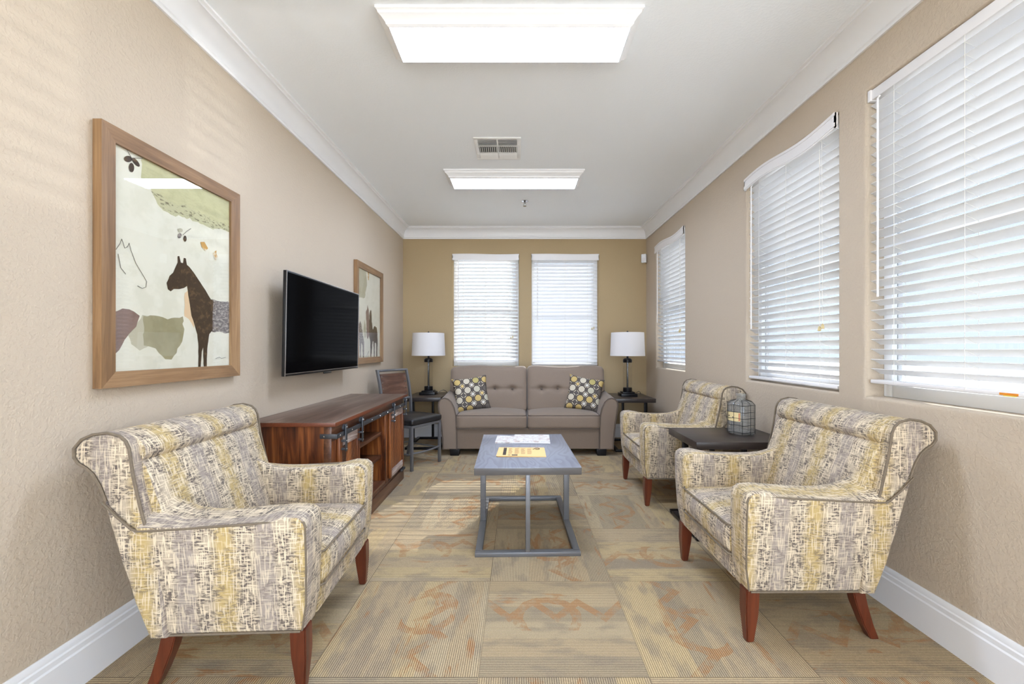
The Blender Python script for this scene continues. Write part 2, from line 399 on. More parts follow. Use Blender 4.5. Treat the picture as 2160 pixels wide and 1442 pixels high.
ORG = {}
def obj(name, bm, mats, parent=None, org=None, ang=28, uvfn=None, label=None, mod=None):
    """link ONE mesh object; parts of things built in world coordinates are shifted to the thing's base"""
    if org is None and parent is not None: org = ORG.get(parent.name, (0, 0, 0))
    org = Vector(org or (0, 0, 0))
    me = D.meshes.new(name)
    if uvfn:
        bm.faces.ensure_lookup_table(); uvl = bm.loops.layers.uv.new('UVMap')
        bm.normal_update()
        for f in bm.faces:
            for l in f.loops: l[uvl].uv = uvfn(l.vert.co, f.normal)
    if org.length > 0: bmesh.ops.translate(bm, verts=bm.verts[:], vec=-org)
    bm.to_mesh(me); bm.free()
    for p in me.polygons: p.use_smooth = True
    me.set_sharp_from_angle(angle=R(ang))
    for m in (mats if isinstance(mats, (list, tuple)) else [mats]): me.materials.append(M[m] if isinstance(m, str) else m)
    o = D.objects.new(name, me); COL.objects.link(o)
    if org.length > 0: ORG[o.name] = tuple(org)
    if parent is not None: o.parent = parent
    elif org.length > 0: o.location = org
    if label: o['label'] = label
    return o

def thing(name, label, cat, loc=(0, 0, 0), rz=0.0, group=None, world=False):
    o = D.objects.new(name, None); COL.objects.link(o); o.empty_display_size = 0.1
    o.location = loc; o.rotation_euler = (0, 0, rz)
    o['label'] = label; o['category'] = cat
    if group: o['group'] = group
    if world: ORG[o.name] = tuple(loc)
    return o

def tag(o, label, cat, group=None):
    o['label'] = label; o['category'] = cat
    if group: o['group'] = group
    return o

def struct(name, bm, mats, parent=None, ang=40, org=None):
    o = obj(name, bm, mats, parent, org=org or (0, 0, 0), ang=ang)
    o['kind'] = 'structure'; return o

def dup(root, loc, rz, label, group=None):
    r = root.copy(); COL.objects.link(r); r.location = loc; r.rotation_euler = (0, 0, rz); r['label'] = label
    if group: r['group'] = group
    for ch in root.children:
        k = ch.copy(); COL.objects.link(k); k.parent = r
        for g in ch.children:
            d = g.copy(); COL.objects.link(d); d.parent = k
    return r

B = bmesh.new

# ================================================================ room shell
bm = B(); box(bm, (XL-0.14, YF-0.14, -0.1), (XR+0.14, YB+0.14, 0)); struct('floor', bm, 'carpet')
bm = B(); box(bm, (XL-0.14, YF-0.14, ZC), (XR+0.14, YB+0.14, ZC+0.1)); struct('ceiling', bm, 'ceiling')
bm = B(); box(bm, (XL-0.14, YF-0.14, 0), (XL, YB, ZC)); struct('wall_left', bm, 'wall')

def wall_with_openings(name, mat, a0, a1, openings, place, depth=0.14, rad=0.02):
    """wall plane in (a along, z up) with bull-nosed reveals; place(a, d, z) -> world, d into the wall"""
    bm = B()
    V = lambda a, d, z: bm.verts.new(place(a, d, z))
    def quad(p, q, r_, s_): bm.faces.new((V(*p), V(*q), V(*r_), V(*s_)))
    ops = sorted(openings)
    xs = [a0]
    for (p, q, zb, zt) in ops: xs += [p-rad, q+rad]
    xs.append(a1)
    for i in range(0, len(xs), 2): quad((xs[i], 0, 0), (xs[i+1], 0, 0), (xs[i+1], 0, ZC), (xs[i], 0, ZC))
    for (p, q, zb, zt) in ops:
        quad((p-rad, 0, 0), (q+rad, 0, 0), (q+rad, 0, zb-rad), (p-rad, 0, zb-rad))
        quad((p-rad, 0, zt+rad), (q+rad, 0, zt+rad), (q+rad, 0, ZC), (p-rad, 0, ZC))
        rings = []
        for k in range(7):
            th = PI/2*k/6; off = rad*(1-math.sin(th)); d = rad*(1-math.cos(th))
            rings.append([(p-off, d, zb-off), (q+off, d, zb-off), (q+off, d, zt+off), (p-off, d, zt+off)])
        rings.append([(p, depth, zb), (q, depth, zb), (q, depth, zt), (p, depth, zt)])
        vr = [[V(*x) for x in r_] for r_ in rings]
        for A_, B_ in zip(vr, vr[1:]):
            for k in range(4): bm.faces.new((A_[k], A_[(k+1) % 4], B_[(k+1) % 4], B_[k]))
    # outside skin
    xs = [a0]
    for (p, q, zb, zt) in ops: xs += [p, q]
    xs.append(a1)
    for i in range(0, len(xs), 2): quad((xs[i], depth, 0), (xs[i], depth, ZC), (xs[i+1], depth, ZC), (xs[i+1], depth, 0))
    for (p, q, zb, zt) in ops:
        quad((p, depth, 0), (p, depth, zb), (q, depth, zb), (q, depth, 0)); quad((p, depth, zt), (p, depth, ZC), (q, depth, ZC), (q, depth, zt))
    bmesh.ops.remove_doubles(bm, verts=bm.verts[:], dist=1e-5)
    return struct(name, bm, mat, ang=50)

ZB, ZT = 0.935, 2.40
OP_ADDED = [(-2.2, -1.33, ZB, ZT), (-.97, -.10, ZB, ZT), (.08, .95, ZB, ZT)]      # bare windows added unseen for fill light, beside and behind the camera
OP_R = [(1.13, 2.0, ZB, ZT), (2.18, 3.05, ZB, ZT), (4.19, 5.07, ZB, ZT)]
OP_B = [(-0.872, -0.004, ZB, ZT), (0.165, 1.043, ZB, ZT)]
wall_with_openings('wall_right', 'wall', YF, YB, OP_ADDED+OP_R, lambda a, d, z: (XR+d, a, z))
wall_with_openings('wall_back', 'accent', XL-0.14, XR+0.14, OP_B, lambda a, d, z: (a, YB+d, z))

wall_with_openings('wall_front', 'wall', XL, XR, [(-1.25, 1.40, .10, 2.42)], lambda a, d, z: (a, YF-d, z))
root = D.objects.new('added_door_1', None); COL.objects.link(root); root.location = (.075, YF, .10); root['kind'] = 'structure'  # glazed door added out of view to let in fill daylight
for k, (x0, x1) in enumerate(((-1.325, .02), (-.02, 1.325))):
    bm = B(); y = -.06-.045*k
    for lo, hi in (((x0, 0), (x0+.06, 2.32)), ((x1-.06, 0), (x1, 2.32)), ((x0+.06, 0), (x1-.06, .08)), ((x0+.06, 2.25), (x1-.06, 2.32))): box(bm, (lo[0], y-.035, lo[1]), (hi[0], y, hi[1]), 0, .003)
    lf = obj('added_door_leaf', bm, 'sill', root)
    bm = B(); box(bm, (x0+.06, y-.02, .08), (x1-.06, y-.014, 2.25)); obj('glass_pane', bm, 'clear_glass', lf)
BASE = [(0, 0), (0.017, 0), (0.017, 0.125), (0.013, 0.131), (0.013, 0.148), (0.009, 0.153), (0.009, 0.166), (0.004, 0.176), (0, 0.176)]
def crown_profile():
    p = [(0, 0), (0, -0.143), (0.012, -0.143), (0.012, -0.128), (0.018, -0.122), (0.018, -0.112)]
    for k in range(1, 9):
        a = PI/2*k/8; p.append((0.018+0.062*(1-math.cos(a)), -0.112+0.088*math.sin(a)))
    p += [(0.086, -0.024), (0.086, -0.014), (0.100, -0.010), (0.100, 0)]
    return p
CR = crown_profile()
def mitre(bm, prof, z0, wall, a0, a1):
    """run a profile along a wall with 45-degree ends at the room corners"""
    n = len(prof); rows = []
    for end in (0, 1):
        row = []
        for (d, z) in prof:
            if wall == 'left': p = (XL+d, (a0+d) if end == 0 else (a1-d), z0+z)
            elif wall == 'right': p = (XR-d, (a0+d) if end == 0 else (a1-d), z0+z)
            elif wall == 'back': p = ((a0+d) if end == 0 else (a1-d), YB-d, z0+z)
            else: p = ((a0+d) if end == 0 else (a1-d), YF+d, z0+z)
            row.append(bm.verts.new(p))
        rows.append(row)
    for i in range(n): bm.faces.new((rows[0][i], rows[0][(i+1) % n], rows[1][(i+1) % n], rows[1][i]))
    bmesh.ops.recalc_face_normals(bm, faces=bm.faces[:])
for k, (w, a0, a1) in enumerate((('left', YF, YB), ('right', YF, YB), ('back', XL, XR), ('front', XL, XR))):
    bm = B(); mitre(bm, BASE, 0, w, a0, a1); struct('baseboard_'+w, bm, 'trim', ang=30)
    bm = B(); mitre(bm, CR, ZC, w, a0, a1); struct('trim_%d' % (k+1), bm, 'trim', ang=30)

# windows: frame, meeting rail, pane (local x right, y outward, z up, origin at opening bottom centre)
def window(idx, w, loc, rz, glass):
    root = D.objects.new('window_%d' % idx, None); COL.objects.link(root); root.location = loc; root.rotation_euler = (0, 0, rz)
    root['kind'] = 'structure'
    h = ZT-ZB; bm = B(); f = 0.045
    for lo, hi in (((-w/2, .085, 0), (-w/2+f, .138, h)), ((w/2-f, .085, 0), (w/2, .138, h)), ((-w/2+f, .085, 0), (w/2-f, .138, f+.012)), ((-w/2+f, .085, h-f), (w/2-f, .138, h))):
        box(bm, lo, hi, 0, .004)
    obj('window_frame', bm, 'sill', root)
    bm = B(); box(bm, (-w/2+f, .095, h/2-.022), (w/2-f, .130, h/2+.022), 0, .004); obj('meeting_rail', bm, 'sill', root)
    bm = B(); box(bm, (-w/2+f, .110, f), (w/2-f, .114, h-f)); obj('window_pane', bm, glass, root)
    return root
WIN = []
for (p, q, zb, zt) in OP_R: WIN.append((q-p, (XR, (p+q)/2, ZB), R(-90)))
for (p, q, zb, zt) in OP_B: WIN.append((q-p, ((p+q)/2, YB, ZB), 0.0))
WIN_ADDED = [(q-p, (XR, (p+q)/2, ZB), R(-90)) for (p, q, zb, zt) in OP_ADDED]
for i, (w, loc, rz) in enumerate(WIN+WIN_ADDED): window(i+1, w, loc, rz, 'window_glass' if i < 5 else 'tinted_glass')  # the tinted ones are the added fill windows

# ================================================================ blinds
def blind(label, w, loc, rz, tilt, zbot, valance, wand_len, cord_len, warp=0.0, sp=0.0465, sticker=False, cordx=0.3, seed=0):
    rnd = random.Random(seed)
    root = thing('window_blind', label, 'blind', loc, rz, 'white horizontal blinds in the windows')
    h = ZT-ZB; g = 0.004; yc = 0.036
    warpz = lambda x: warp*math.sin((x/w+0.5)*2*PI)-abs(warp)*0.9*(1-math.cos((x/w+0.5)*2*PI))*0.2
    bm = B(); box(bm, (-w/2+g, .010, h-.052), (w/2-g, .062, h-.004), 0, .003)
    hr = obj('head_rail', bm, 'valance', root)
    if valance:
        bm = B(); n = 24
        def strip(y0, y1, z0, z1, x0, x1):
            rows = []
            for i in range(n+1):
                x = x0+(x1-x0)*i/n; dz = warpz(x)
                rows.append([bm.verts.new((x, y, z+dz)) for (y, z) in ((y0, z0), (y1, z0), (y1, z1), (y0, z1))])
            for A_, B_ in zip(rows, rows[1:]):
                for k in range(4): bm.faces.new((A_[k], A_[(k+1) % 4], B_[(k+1) % 4], B_[k]))
            bm.faces.new(rows[0][::-1]); bm.faces.new(rows[-1])
        strip(-.016, -.008, h-.078, h+.004, -w/2-.004, w/2+.004)
        strip(-.019, -.016, h-.070, h-.050, -w/2-.004, w/2+.004); strip(-.019, -.016, h-.012, h+.004, -w/2-.004, w/2+.004)
        box(bm, (-w/2-.004, -.016, h-.078), (-w/2+.003, .0, h+.004)); box(bm, (w/2-.003, -.016, h-.078), (w/2+.004, .0, h+.004))
        bmesh.ops.recalc_face_normals(bm, faces=bm.faces[:])
        obj('valance', bm, 'valance', root)
    else:
        for xa, xb in ((-w/2+g, -w/2+.022), (w/2-.022, w/2-g)):
            bm = B(); box(bm, (xa, .004, h-.056), (xb, .064, h-.002), 0, .002); obj('end_bracket', bm, 'valance', root)
    # slats
    bm = B(); ztop = h-.075; n = int((ztop-zbot-.02)/sp)+1; sw = 0.051; K = 4
    for i in range(n):
        z = ztop-i*sp-sp*0.3; th = R(tilt+rnd.uniform(-2.0, 2.0)); dz = rnd.uniform(-.001, .001)
        ct, st = math.cos(th), math.sin(th); rows = []
        for x in (-w/2+.012, w/2-.012):
            row = []
            for side in (0, 1):
                rng = range(K+1) if side == 0 else range(K, -1, -1)
                for k in rng:
                    s = -sw/2+sw*k/K; cam = .0022*(1-(2*s/sw)**2)+(.0012 if side == 0 else -.0012)
                    row.append(bm.verts.new((x, yc+s*ct+cam*st, z-s*st+cam*ct+dz)))
            rows.append(row)
        m = len(rows[0])
        for k in range(m): bm.faces.new((rows[0][k], rows[0][(k+1) % m], rows[1][(k+1) % m], rows[1][k]))
        bm.faces.new(rows[0][::-1]); bm.faces.new(rows[1])
    bmesh.ops.recalc_face_normals(bm, faces=bm.faces[:])
    obj('slat_panel', bm, 'slat', root, ang=35)
    bm = B(); box(bm, (-w/2+.012, yc-.026, zbot-.008), (w/2-.012, yc+.026, zbot+.010), 0, .004)
    br = obj('bottom_rail', bm, 'valance', root)
    if sticker:
        bm = B(); box(bm, (w*0.13, yc-.0275, zbot-.004), (w*0.13+.055, yc-.0262, zbot+.004), 0); box(bm, (w*0.13+.012, yc-.0275, zbot-.0078), (w*0.13+.05, yc-.0262, zbot-.0042), 1)
        obj('warning_sticker', bm, ['orange', 'yellow'], br, label='orange and yellow warning sticker')
    for x in (-w*0.34, 0.0, w*0.34):
        bm = B()
        for y in (yc-.0265, yc+.0265): tube(bm, [(x, y, zbot), (x, y, h-.05)], .0009, 5)
        for i in range(n):
            z = ztop-i*sp-sp*0.3; th = R(tilt)
            tube(bm, [(x, yc-.0265, z+.0255*math.sin(th)-.003), (x, yc+.0265, z-.0255*math.sin(th)-.003)], .0007, 4)
        obj('ladder_cord', bm, 'cordm', root)
    x = -w/2+.075
    bm = B(); tube(bm, [(x, .002, h-.062), (x, -.008, h-.075), (x, -.008, h-.075-wand_len)], .0042, 8)
    obj('tilt_wand', bm, 'valance', root)
    x = w*cordx
    bm = B()
    for dx in (0, .012): tube(bm, [(x+dx, -.002, h-.056), (x+dx*1.5, -.006, h-.2), (x+dx*2, -.006, h-.06-cord_len)], .0010, 5)
    pc = obj('pull_cord', bm, 'cordm', root)
    for dx, dz in ((0, 0), (.024, .012)):
        bm = B(); lathe(bm, [(.003, .024), (.007, .016), (.009, 0), (.007, -.004)], x+dx, -.006, 10, mx=Matrix.Translation((0, 0, h-.085-cord_len+dz)))
        obj('tassel', bm, 'tassel', pc)
    return root
spec = [
 ('white blind in the nearest right-hand window, orange sticker on its raised bottom rail', 29, .072, False, .92, 1.0, 0, True, .28),
 ('white blind in the middle right-hand window, curved valance, cream cord tassels hanging low', 32, .022, True, 1.02, 1.05, .016, False, .36),
 ('narrow-looking white blind in the right wall window nearest the back corner', 32, .085, True, .85, .98, .016, False, .36),
 ('white blind over the left end of the grey sofa, bright open gaps between its slats', 36, .068, True, .83, 1.02, .004, False, .38),
 ('white blind over the right end of the grey sofa, slats nearly closed', -60, .022, True, .83, .90, .002, False, .40),
]
for i, ((w, loc, rz), s) in enumerate(zip(WIN, spec)):
    blind(s[0], w, loc, rz, s[1], s[2], s[3], s[4], s[5], s[6], sticker=s[7], cordx=s[8], seed=i)

# ================================================================ ceiling things
def fixture(y0, label):
    x0, x1 = -0.044-.622, -0.044+.622; y1 = y0+.341
    root = thing('ceiling_light', label, 'ceiling light', (-0.044, (y0+y1)/2, ZC), 0, 'flush rectangular ceiling lights', world=True)
    bm = B(); prof = [(0, 0), (0, -.012), (.008, -.016), (.012, -.026), (.024, -.034), (.038, -.050), (.040, -.058), (.053, -.066), (.053, -.040)]
    rows = [[bm.verts.new(p) for p in ((x0+d, y0+d, ZC+z), (x1-d, y0+d, ZC+z), (x1-d, y1-d, ZC+z), (x0+d, y1-d, ZC+z))] for d, z in prof]
    for A_, B_ in zip(rows, rows[1:]):
        for k in range(4): bm.faces.new((A_[k], A_[(k+1) % 4], B_[(k+1) % 4], B_[k]))
    bmesh.ops.recalc_face_normals(bm, faces=bm.faces[:]); obj('frame', bm, 'trim', root, ang=25)
    bm = B(); d = .053; z = ZC-.062
    bm.faces.new([bm.verts.new(p) for p in ((x0+d, y0+d, z), (x0+d, y1-d, z), (x1-d, y1-d, z), (x1-d, y0+d, z))])
    obj('diffuser', bm, 'diffuser', root)
fixture(1.907, 'large lit white-framed ceiling light nearest the camera')
fixture(3.648, 'lit white-framed ceiling light between the vent and the sprinkler')
fixture(-1.75, 'lit white-framed ceiling light behind the camera')  # extra light added out of view to brighten the room

root = thing('ceiling_vent', 'white square air vent in the ceiling between the two lights', 'vent', (-.165, 3.28, ZC), 0, world=True)
bm = B(); vx0, vx1, vy0, vy1 = -.345, .013, 3.10, 3.458; z1 = ZC-.008
for lo, hi in (((vx0, vy0), (vx1, vy0+.03)), ((vx0, vy1-.03), (vx1, vy1)), ((vx0, vy0+.03), (vx0+.03, vy1-.03)), ((vx1-.03, vy0+.03), (vx1, vy1-.03)), ((-.172, vy0+.03), (-.160, vy1-.03)), ((vx0+.03, vy0+.125), (vx1-.03, vy0+.135)), ((vx0+.03, vy0+.235), (vx1-.03, vy0+.245))):
    box(bm, (lo[0], lo[1], z1), (hi[0], hi[1], ZC), 0, .002)
obj('frame', bm, 'vent', root)
bm = B(); box(bm, (vx0+.02, vy0+.02, ZC-.002), (vx1-.02, vy1-.02, ZC-.0005)); obj('duct_shade_sheet', bm, 'darkslot', root, label='dark-painted sheet for the shade behind the blades')  # flat sheet coloured dark for the shade inside the duct
bm = B()
for s0, s1 in ((vx0+.03, -.172), (-.160, vx1-.03)):
    for k in range(5):
        y = vy0+.038+k*.018
        box(bm, (s0, -.009, -.0008), (s1, .009, .0008), mx=Matrix.Translation((0, y, ZC-.008)) @ Matrix.Rotation(R(40), 4, 'X'))
    for k in range(9):
        x = s0+.009+k*(s1-s0)/9.0
        box(bm, (-.006, vy0+.137, -.0008), (.006, vy0+.233, .0008), mx=Matrix.Translation((x, 0, ZC-.007)) @ Matrix.Rotation(R(50), 4, 'Y'))
    for k in range(5):
        y = vy0+.253+k*.017
        box(bm, (s0, -.011, -.0008), (s1, .011, .0008), mx=Matrix.Translation((0, y, ZC-.008)) @ Matrix.Rotation(R(-32), 4, 'X'))
obj('blade_set', bm, 'vent', root)
for x in (vx0+.014, vx1-.014):
    for y in (vy0+.10, vy0+.26):
        bm = B(); lathe(bm, [(.005, 0), (.004, -.003)], x, y, 10, mx=Matrix.Translation((0, 0, z1))); obj('screw', bm, 'vent', root)

root = thing('fire_sprinkler', 'small chrome fire sprinkler head on the ceiling in front of the sofa', 'sprinkler', (.061, 4.448, ZC), 0)
bm = B(); lathe(bm, [(.038, 0), (.038, -.004), (.020, -.012), (.014, -.014)], seg=24); obj('escutcheon', bm, 'chrome', root)
bm = B(); lathe(bm, [(.011, -.012), (.011, -.028), (.006, -.030)], seg=16)
for s in (-1, 1): tube(bm, [(s*.008, 0, -.026), (s*.014, 0, -.038), (s*.004, 0, -.052)], .0022, 6)
obj('body', bm, 'chrome', root)
bm = B(); lathe(bm, [(.004, -.050), (.018, -.053), (.018, -.055), (.003, -.056)], seg=18); obj('deflector', bm, 'chrome', root)

root = thing('motion_detector', 'small white motion detector high in the back right corner', 'detector', (1.640, 5.425, 2.337), R(-32))
bm = B(); box(bm, (-.031, -.05, -.056), (.031, .0, .056), 0, .008, 3); obj('housing', bm, 'sill', root)
bm = B(); box(bm, (-.020, -.054, -.040), (.020, -.049, .005), 0, .003); obj('lens', bm, 'valance', root)

# ================================================================ hatched armchairs (x forward, y left, z up)
def fab_uv(co, n):
    a = (abs(n.x), abs(n.y), abs(n.z))
    if a[1] > 0.72: return (co.x+0.03, co.z)
    return (co.y, co.z-co.x*0.9)

ARM = [(.255, .205), (.272, .30), (.278, .45), (.278, .565), (.270, .592), (.250, .606), (.20, .609), (.10, .601), (.0, .594), (-.08, .594), (-.14, .602), (-.19, .620), (-.235, .644), (-.262, .654), (-.270, .62), (-.275, .567), (-.32, .613), (-.371, .664), (-.352, .60), (-.318, .45), (-.285, .33), (-.235, .205)]
REAR = [(-.325, .878), (-.365, .888), (-.41, .882), (-.445, .866), (-.468, .838), (-.468, .808), (-.454, .788), (-.430, .773), (-.408, .752), (-.386, .712), (-.368, .664), (-.350, .60), (-.314, .45), (-.281, .33), (-.232, .205), (-.18, .205)]
BACK = [(-.15, .30), (-.168, .46), (-.216, .60), (-.250, .70), (-.272, .766), (-.284, .780), (-.288, .786), (-.282, .792), (-.272, .806), (-.274, .828), (-.292, .856)]+REAR
WING = [(-.20, .46), (-.238, .56), (-.254, .62), (-.268, .68), (-.282, .745), (-.290, .80), (-.295, .835), (-.306, .860)]+REAR
def armchair(label, loc, rz, group):
    root = thing('armchair', label, 'armchair', loc, rz, group)
    bm = B(); prism(bm, BACK, 'y', -.322, .322, 0, .010, 2)
    for s in (-1, 1): prism(bm, WING, 'y', s*.300, s*.362, 0, .014, 3)
    bk = obj('backrest', bm, 'hatch', root, uvfn=fab_uv, ang=55)
    for s in (-1, 1):
        bm = B(); tube(bm, [(x, s*.3605, z) for x, z in WING[1:19]], .0048, 7); obj('piping', bm, 'welt', bk)
    bm = B(); box(bm, (-.20, -.245, .205), (.262, .245, .315), 0, .012, 3); obj('seat_rail', bm, 'hatch', root, uvfn=fab_uv)
    bm = B()
    def fn(p, q):
        if q.x > 0.2: p.x += -0.006*max(0, abs(p.z)/0.07)
        return p
    soft(bm, (-.19, -.243, .300), (.284, .243, .432), .030, 16, (0.008, 0, .022), fn=fn)
    sc = obj('seat_cushion', bm, 'hatch', root, uvfn=fab_uv, ang=70)
    for z, e in ((.427, .0), (.306, .0)):
        bm = B(); r = .022; x0, x1, y0, y1 = -.10, .2815, -.2425, .2425; pts = [(x0, y0, z)]
        for k in range(6): a = -PI/2+PI/2*k/5; pts.append((x1-r+r*math.cos(a), y0+r+r*math.sin(a), z))
        for k in range(6): a = PI/2*k/5; pts.append((x1-r+r*math.cos(a), y1-r+r*math.sin(a), z))
        pts.append((x0, y1, z)); tube(bm, pts, .0040, 6); obj('piping', bm, 'welt', sc)
    for s in (-1, 1):
        bm = B(); y0, y1 = (.235, .372) if s > 0 else (-.372, -.235)
        prism(bm, ARM, 'y', y0, y1, 0, .030, 4)
        # lower outside corner leans in a little toward the floor
        for v in bm.verts:
            k = max(0.0, (0.60-v.co.z)/0.40)
            if s*v.co.y > .30:
                v.co.y -= s*.030*k**1.3
                if v.co.z > .579 and v.co.x < .20 and v.co.x > -.268:      # the top rolls down toward the outside
                    f = min(1, (s*v.co.y-.30)/.07); v.co.z += (.579-v.co.z)*f
        am = obj('arm', bm, 'hatch', root, uvfn=fab_uv, ang=60)
        def lean(p, off):
            k = max(0.0, (0.60-p[1])/0.40); return s*(off-.030*k**1.3)
        bm = B(); tube(bm, [(x, lean((x, z), o_), z) for x, z, o_ in ((.275, .565, .366), (.268, .585, .366), (.245, .592, .366), (.19, .590, .368), (.10, .584, .369), (.0, .579, .370), (-.10, .574, .371), (-.20, .569, .371), (-.262, .568, .371), (-.28, .576, .371), (-.32, .613, .371), (-.371, .664, .371))], .0042, 6)
        tube(bm, [(x, lean((x, z), .366), z) for x, z in ((.250, .206), (.266, .30), (.272, .45), (.272, .565))], .0038, 6)
        tube(bm, [(x, s*.246, z) for x, z in ((.262, .30), (.272, .45), (.272, .565), (.262, .590))], .0036, 6)
        obj('piping', bm, 'welt', am)
        bm = B(); tube(bm, [(x, lean((x, .206), .370), .206) for x in (.246, .1, -.08, -.225)], .004, 6); obj('hem_piping', bm, 'welt', am)
    # legs
    for s in (-1, 1):
        bm = B(); t = bmesh.new()
        a = [(.262, .285), (.208, .285), (.208, .340), (.262, .340)]; b = [(.256, .300), (.226, .300), (.226, .330), (.256, .330)]
        va = [t.verts.new((x, s*y, .212)) for x, y in a]; vm = [t.verts.new((x, s*y, .12)) for x, y in [(.264, .287), (.212, .287), (.212, .339), (.264, .339)]]
        vb = [t.verts.new((x, s*y, 0)) for x, y in b]
        for A_, B_ in ((va, vm), (vm, vb)):
            for k in range(4): t.faces.new((A_[k], A_[(k+1) % 4], B_[(k+1) % 4], B_[k]))
        t.faces.new(va); t.faces.new(vb); bmesh.ops.recalc_face_normals(t, faces=t.faces[:])
        bmesh.ops.bevel(t, geom=t.edges[:], offset=.004, segments=2, affect='EDGES'); merge(bm, t)
        obj('leg', bm, 'cherry', root)
    for s in (-1, 1):
        bm = B(); t = bmesh.new(); prev = None; first = None
        for (x, z, w) in ((-.195, .212, .024), (-.212, .14, .023), (-.240, .06, .020), (-.268, 0, .017)):
            ring = [t.verts.new((x+dx*w, s*(.300+dy*w), z)) for dx, dy in ((1, -1), (-1, -1), (-1, 1), (1, 1))]
            if prev:
                for k in range(4): t.faces.new((prev[k], prev[(k+1) % 4], ring[(k+1) % 4], ring[k]))
            else: first = ring
            prev = ring
        t.faces.new(first); t.faces.new(prev); bmesh.ops.recalc_face_normals(t, faces=t.faces[:])
        bmesh.ops.bevel(t, geom=t.edges[:], offset=.003, segments=2, affect='EDGES'); merge(bm, t)
        obj('leg', bm, 'cherry', root)
    return root
G = 'hatched fabric armchairs'
A1 = armchair('hatched grey and yellow armchair on the left, in front of the TV cabinet', (-1.002, 1.735, 0), R(2.5), G)
dup(A1, (1.155, 1.975, 0), R(180.5), 'large hatched armchair nearest on the right, under the big window')
dup(A1, (1.190, 3.395, 0), R(180), 'smaller-looking hatched armchair on the right beyond the jug and dark side table')

# ================================================================ tables with open steel bases
def open_table(name, label, cat, loc, rz, w, l, h, th, top, edge, metal, legs, group=None):
    """w across x, l along y; base frame on the floor, three flat legs"""
    root = thing(name, label, cat, loc, rz, group)
    bm = B(); box(bm, (-w/2, -l/2, h-th), (w/2, l/2, h), 0, .002)
    for f in bm.faces:
        if f.normal.z < 0.9 and abs((f.calc_center_median().z)-h) > .003: f.material_index = 1
    obj('table_top', bm, [top, edge], root)
    b, t = .040, .025; i = .004
    bm = B()
    for lo, hi in (((-w/2+i, -l/2+i), (w/2-i, -l/2+i+b)), ((-w/2+i, l/2-i-b), (w/2-i, l/2-i)), ((-w/2+i, -l/2+i+b), (-w/2+i+b, l/2-i-b)), ((w/2-i-b, -l/2+i+b), (w/2-i, l/2-i-b))):
        box(bm, (*lo, 0), (*hi, t), 0, .0025)
    obj('base_frame', bm, metal, root)
    for k in legs:
        bm = B()
        if k == 'front': box(bm, (-.0125, -l/2+i+.002, t), (.0125, -l/2+i+.038, h-th), 0, .002)
        if k == 'back': box(bm, (-.0125, l/2-i-.038, t), (.0125, l/2-i-.002, h-th), 0, .002)
        if k == 'left': box(bm, (-w/2+i+.002, -.0125, t), (-w/2+i+.038, .0125, h-th), 0, .002)
        if k == 'right': box(bm, (w/2-i-.038, -.0125, t), (w/2-i-.002, .0125, h-th), 0, .002)
        obj('leg', bm, metal, root)
    return root
open_table('coffee_table', 'grey wooden coffee table on an open steel frame in the middle of the carpet', 'coffee table', (.038, 2.767, 0), R(1.5), .602, .904, .500, .042, 'grey_top', 'grey_edge', 'steel', ('front', 'left', 'right'))
EG = 'dark end tables with open metal bases'
open_table('end_table', 'dark end table under the lamp at the right end of the sofa', 'end table', (1.312, 4.968, 0), 0, .455, .61, .600, .045, 'espresso', 'espresso', 'black', ('back', 'right', 'left'), EG)
open_table('end_table', 'dark end table under the lamp at the left end of the sofa', 'end table', (-1.112, 5.075, 0), 0, .42, .61, .600, .045, 'espresso', 'espresso', 'black', ('back', 'right', 'left'), EG)
open_table('end_table', 'dark wooden side table between the two right-hand armchairs, holding the wire-wrapped jug', 'end table', (1.366, 2.730, 0), 0, .595, .463, .600, .045, 'espresso', 'espresso', 'black', ('front', 'left', 'back'), EG)

# things on the coffee table
bm = B()
root = thing('newspaper', 'folded white newspaper lying crosswise at the far end of the grey coffee table', 'newspaper', (.022, 3.015, .500), R(-1.5))
for k, (x0, x1, y0, y1) in enumerate(((-.188, -.02, -.115, .105), (-.187, -.022, -.112, .108), (-.189, -.02, -.114, .106))):
    box(bm, (x0, y0, .0005+k*.003), (x1, y1, .003+k*.003), 0, .0006, 1)
obj('pages', bm, 'news', root)
root = thing('magazine', 'thin printed magazine overlapping the folded newspaper on the coffee table', 'magazine', (.092, 3.010, .5095), R(-2.5))
bm = B()
for k in range(3): box(bm, (-.130, -.112+k*.002, k*.0028+.0004), (.128, .112-k*.001, k*.0028+.0028), 0, .0006, 1)
obj('pages', bm, 'news', root)
bm = B(); box(bm, (-.132, -.114, -.0085), (.130, .113, .0001), 0, .001); obj('lower_pages', bm, 'paperwhite', root)

root = thing('menu_flyer', 'orange-tan printed flyer at the near end of the grey coffee table', 'flyer', (.017, 2.655, .500), R(-.5))
bm = B(); box(bm, (-.150, -.117, .0003), (.150, .117, .0022), 0, .0006, 1)
t = bmesh.new()
pp = [(-.158, -.119, .006), (.150, -.115, .0026), (.150, .117, .0026), (-.152, .119, .0032)]
va = [t.verts.new(p) for p in pp]; vb = [t.verts.new((p[0], p[1], p[2]+.0012)) for p in pp]
t.faces.new(va[::-1]); t.faces.new(vb)
for k in range(4): t.faces.new((va[k], va[(k+1) % 4], vb[(k+1) % 4], vb[k]))
merge(bm, t); obj('sheets', bm, 'manila', root)
bm = B(); rnd = random.Random(3)
def fz(x): return .0038+.0034*max(0, (.10-x)/.25)*0.9+.0008
for k in range(12):                                      # upright heading and columns of small print
    y = -.09+k*.0155; x = -.118
    box(bm, (x, y, fz(x)), (x+.020, y+.011, fz(x)+.0004), 1)
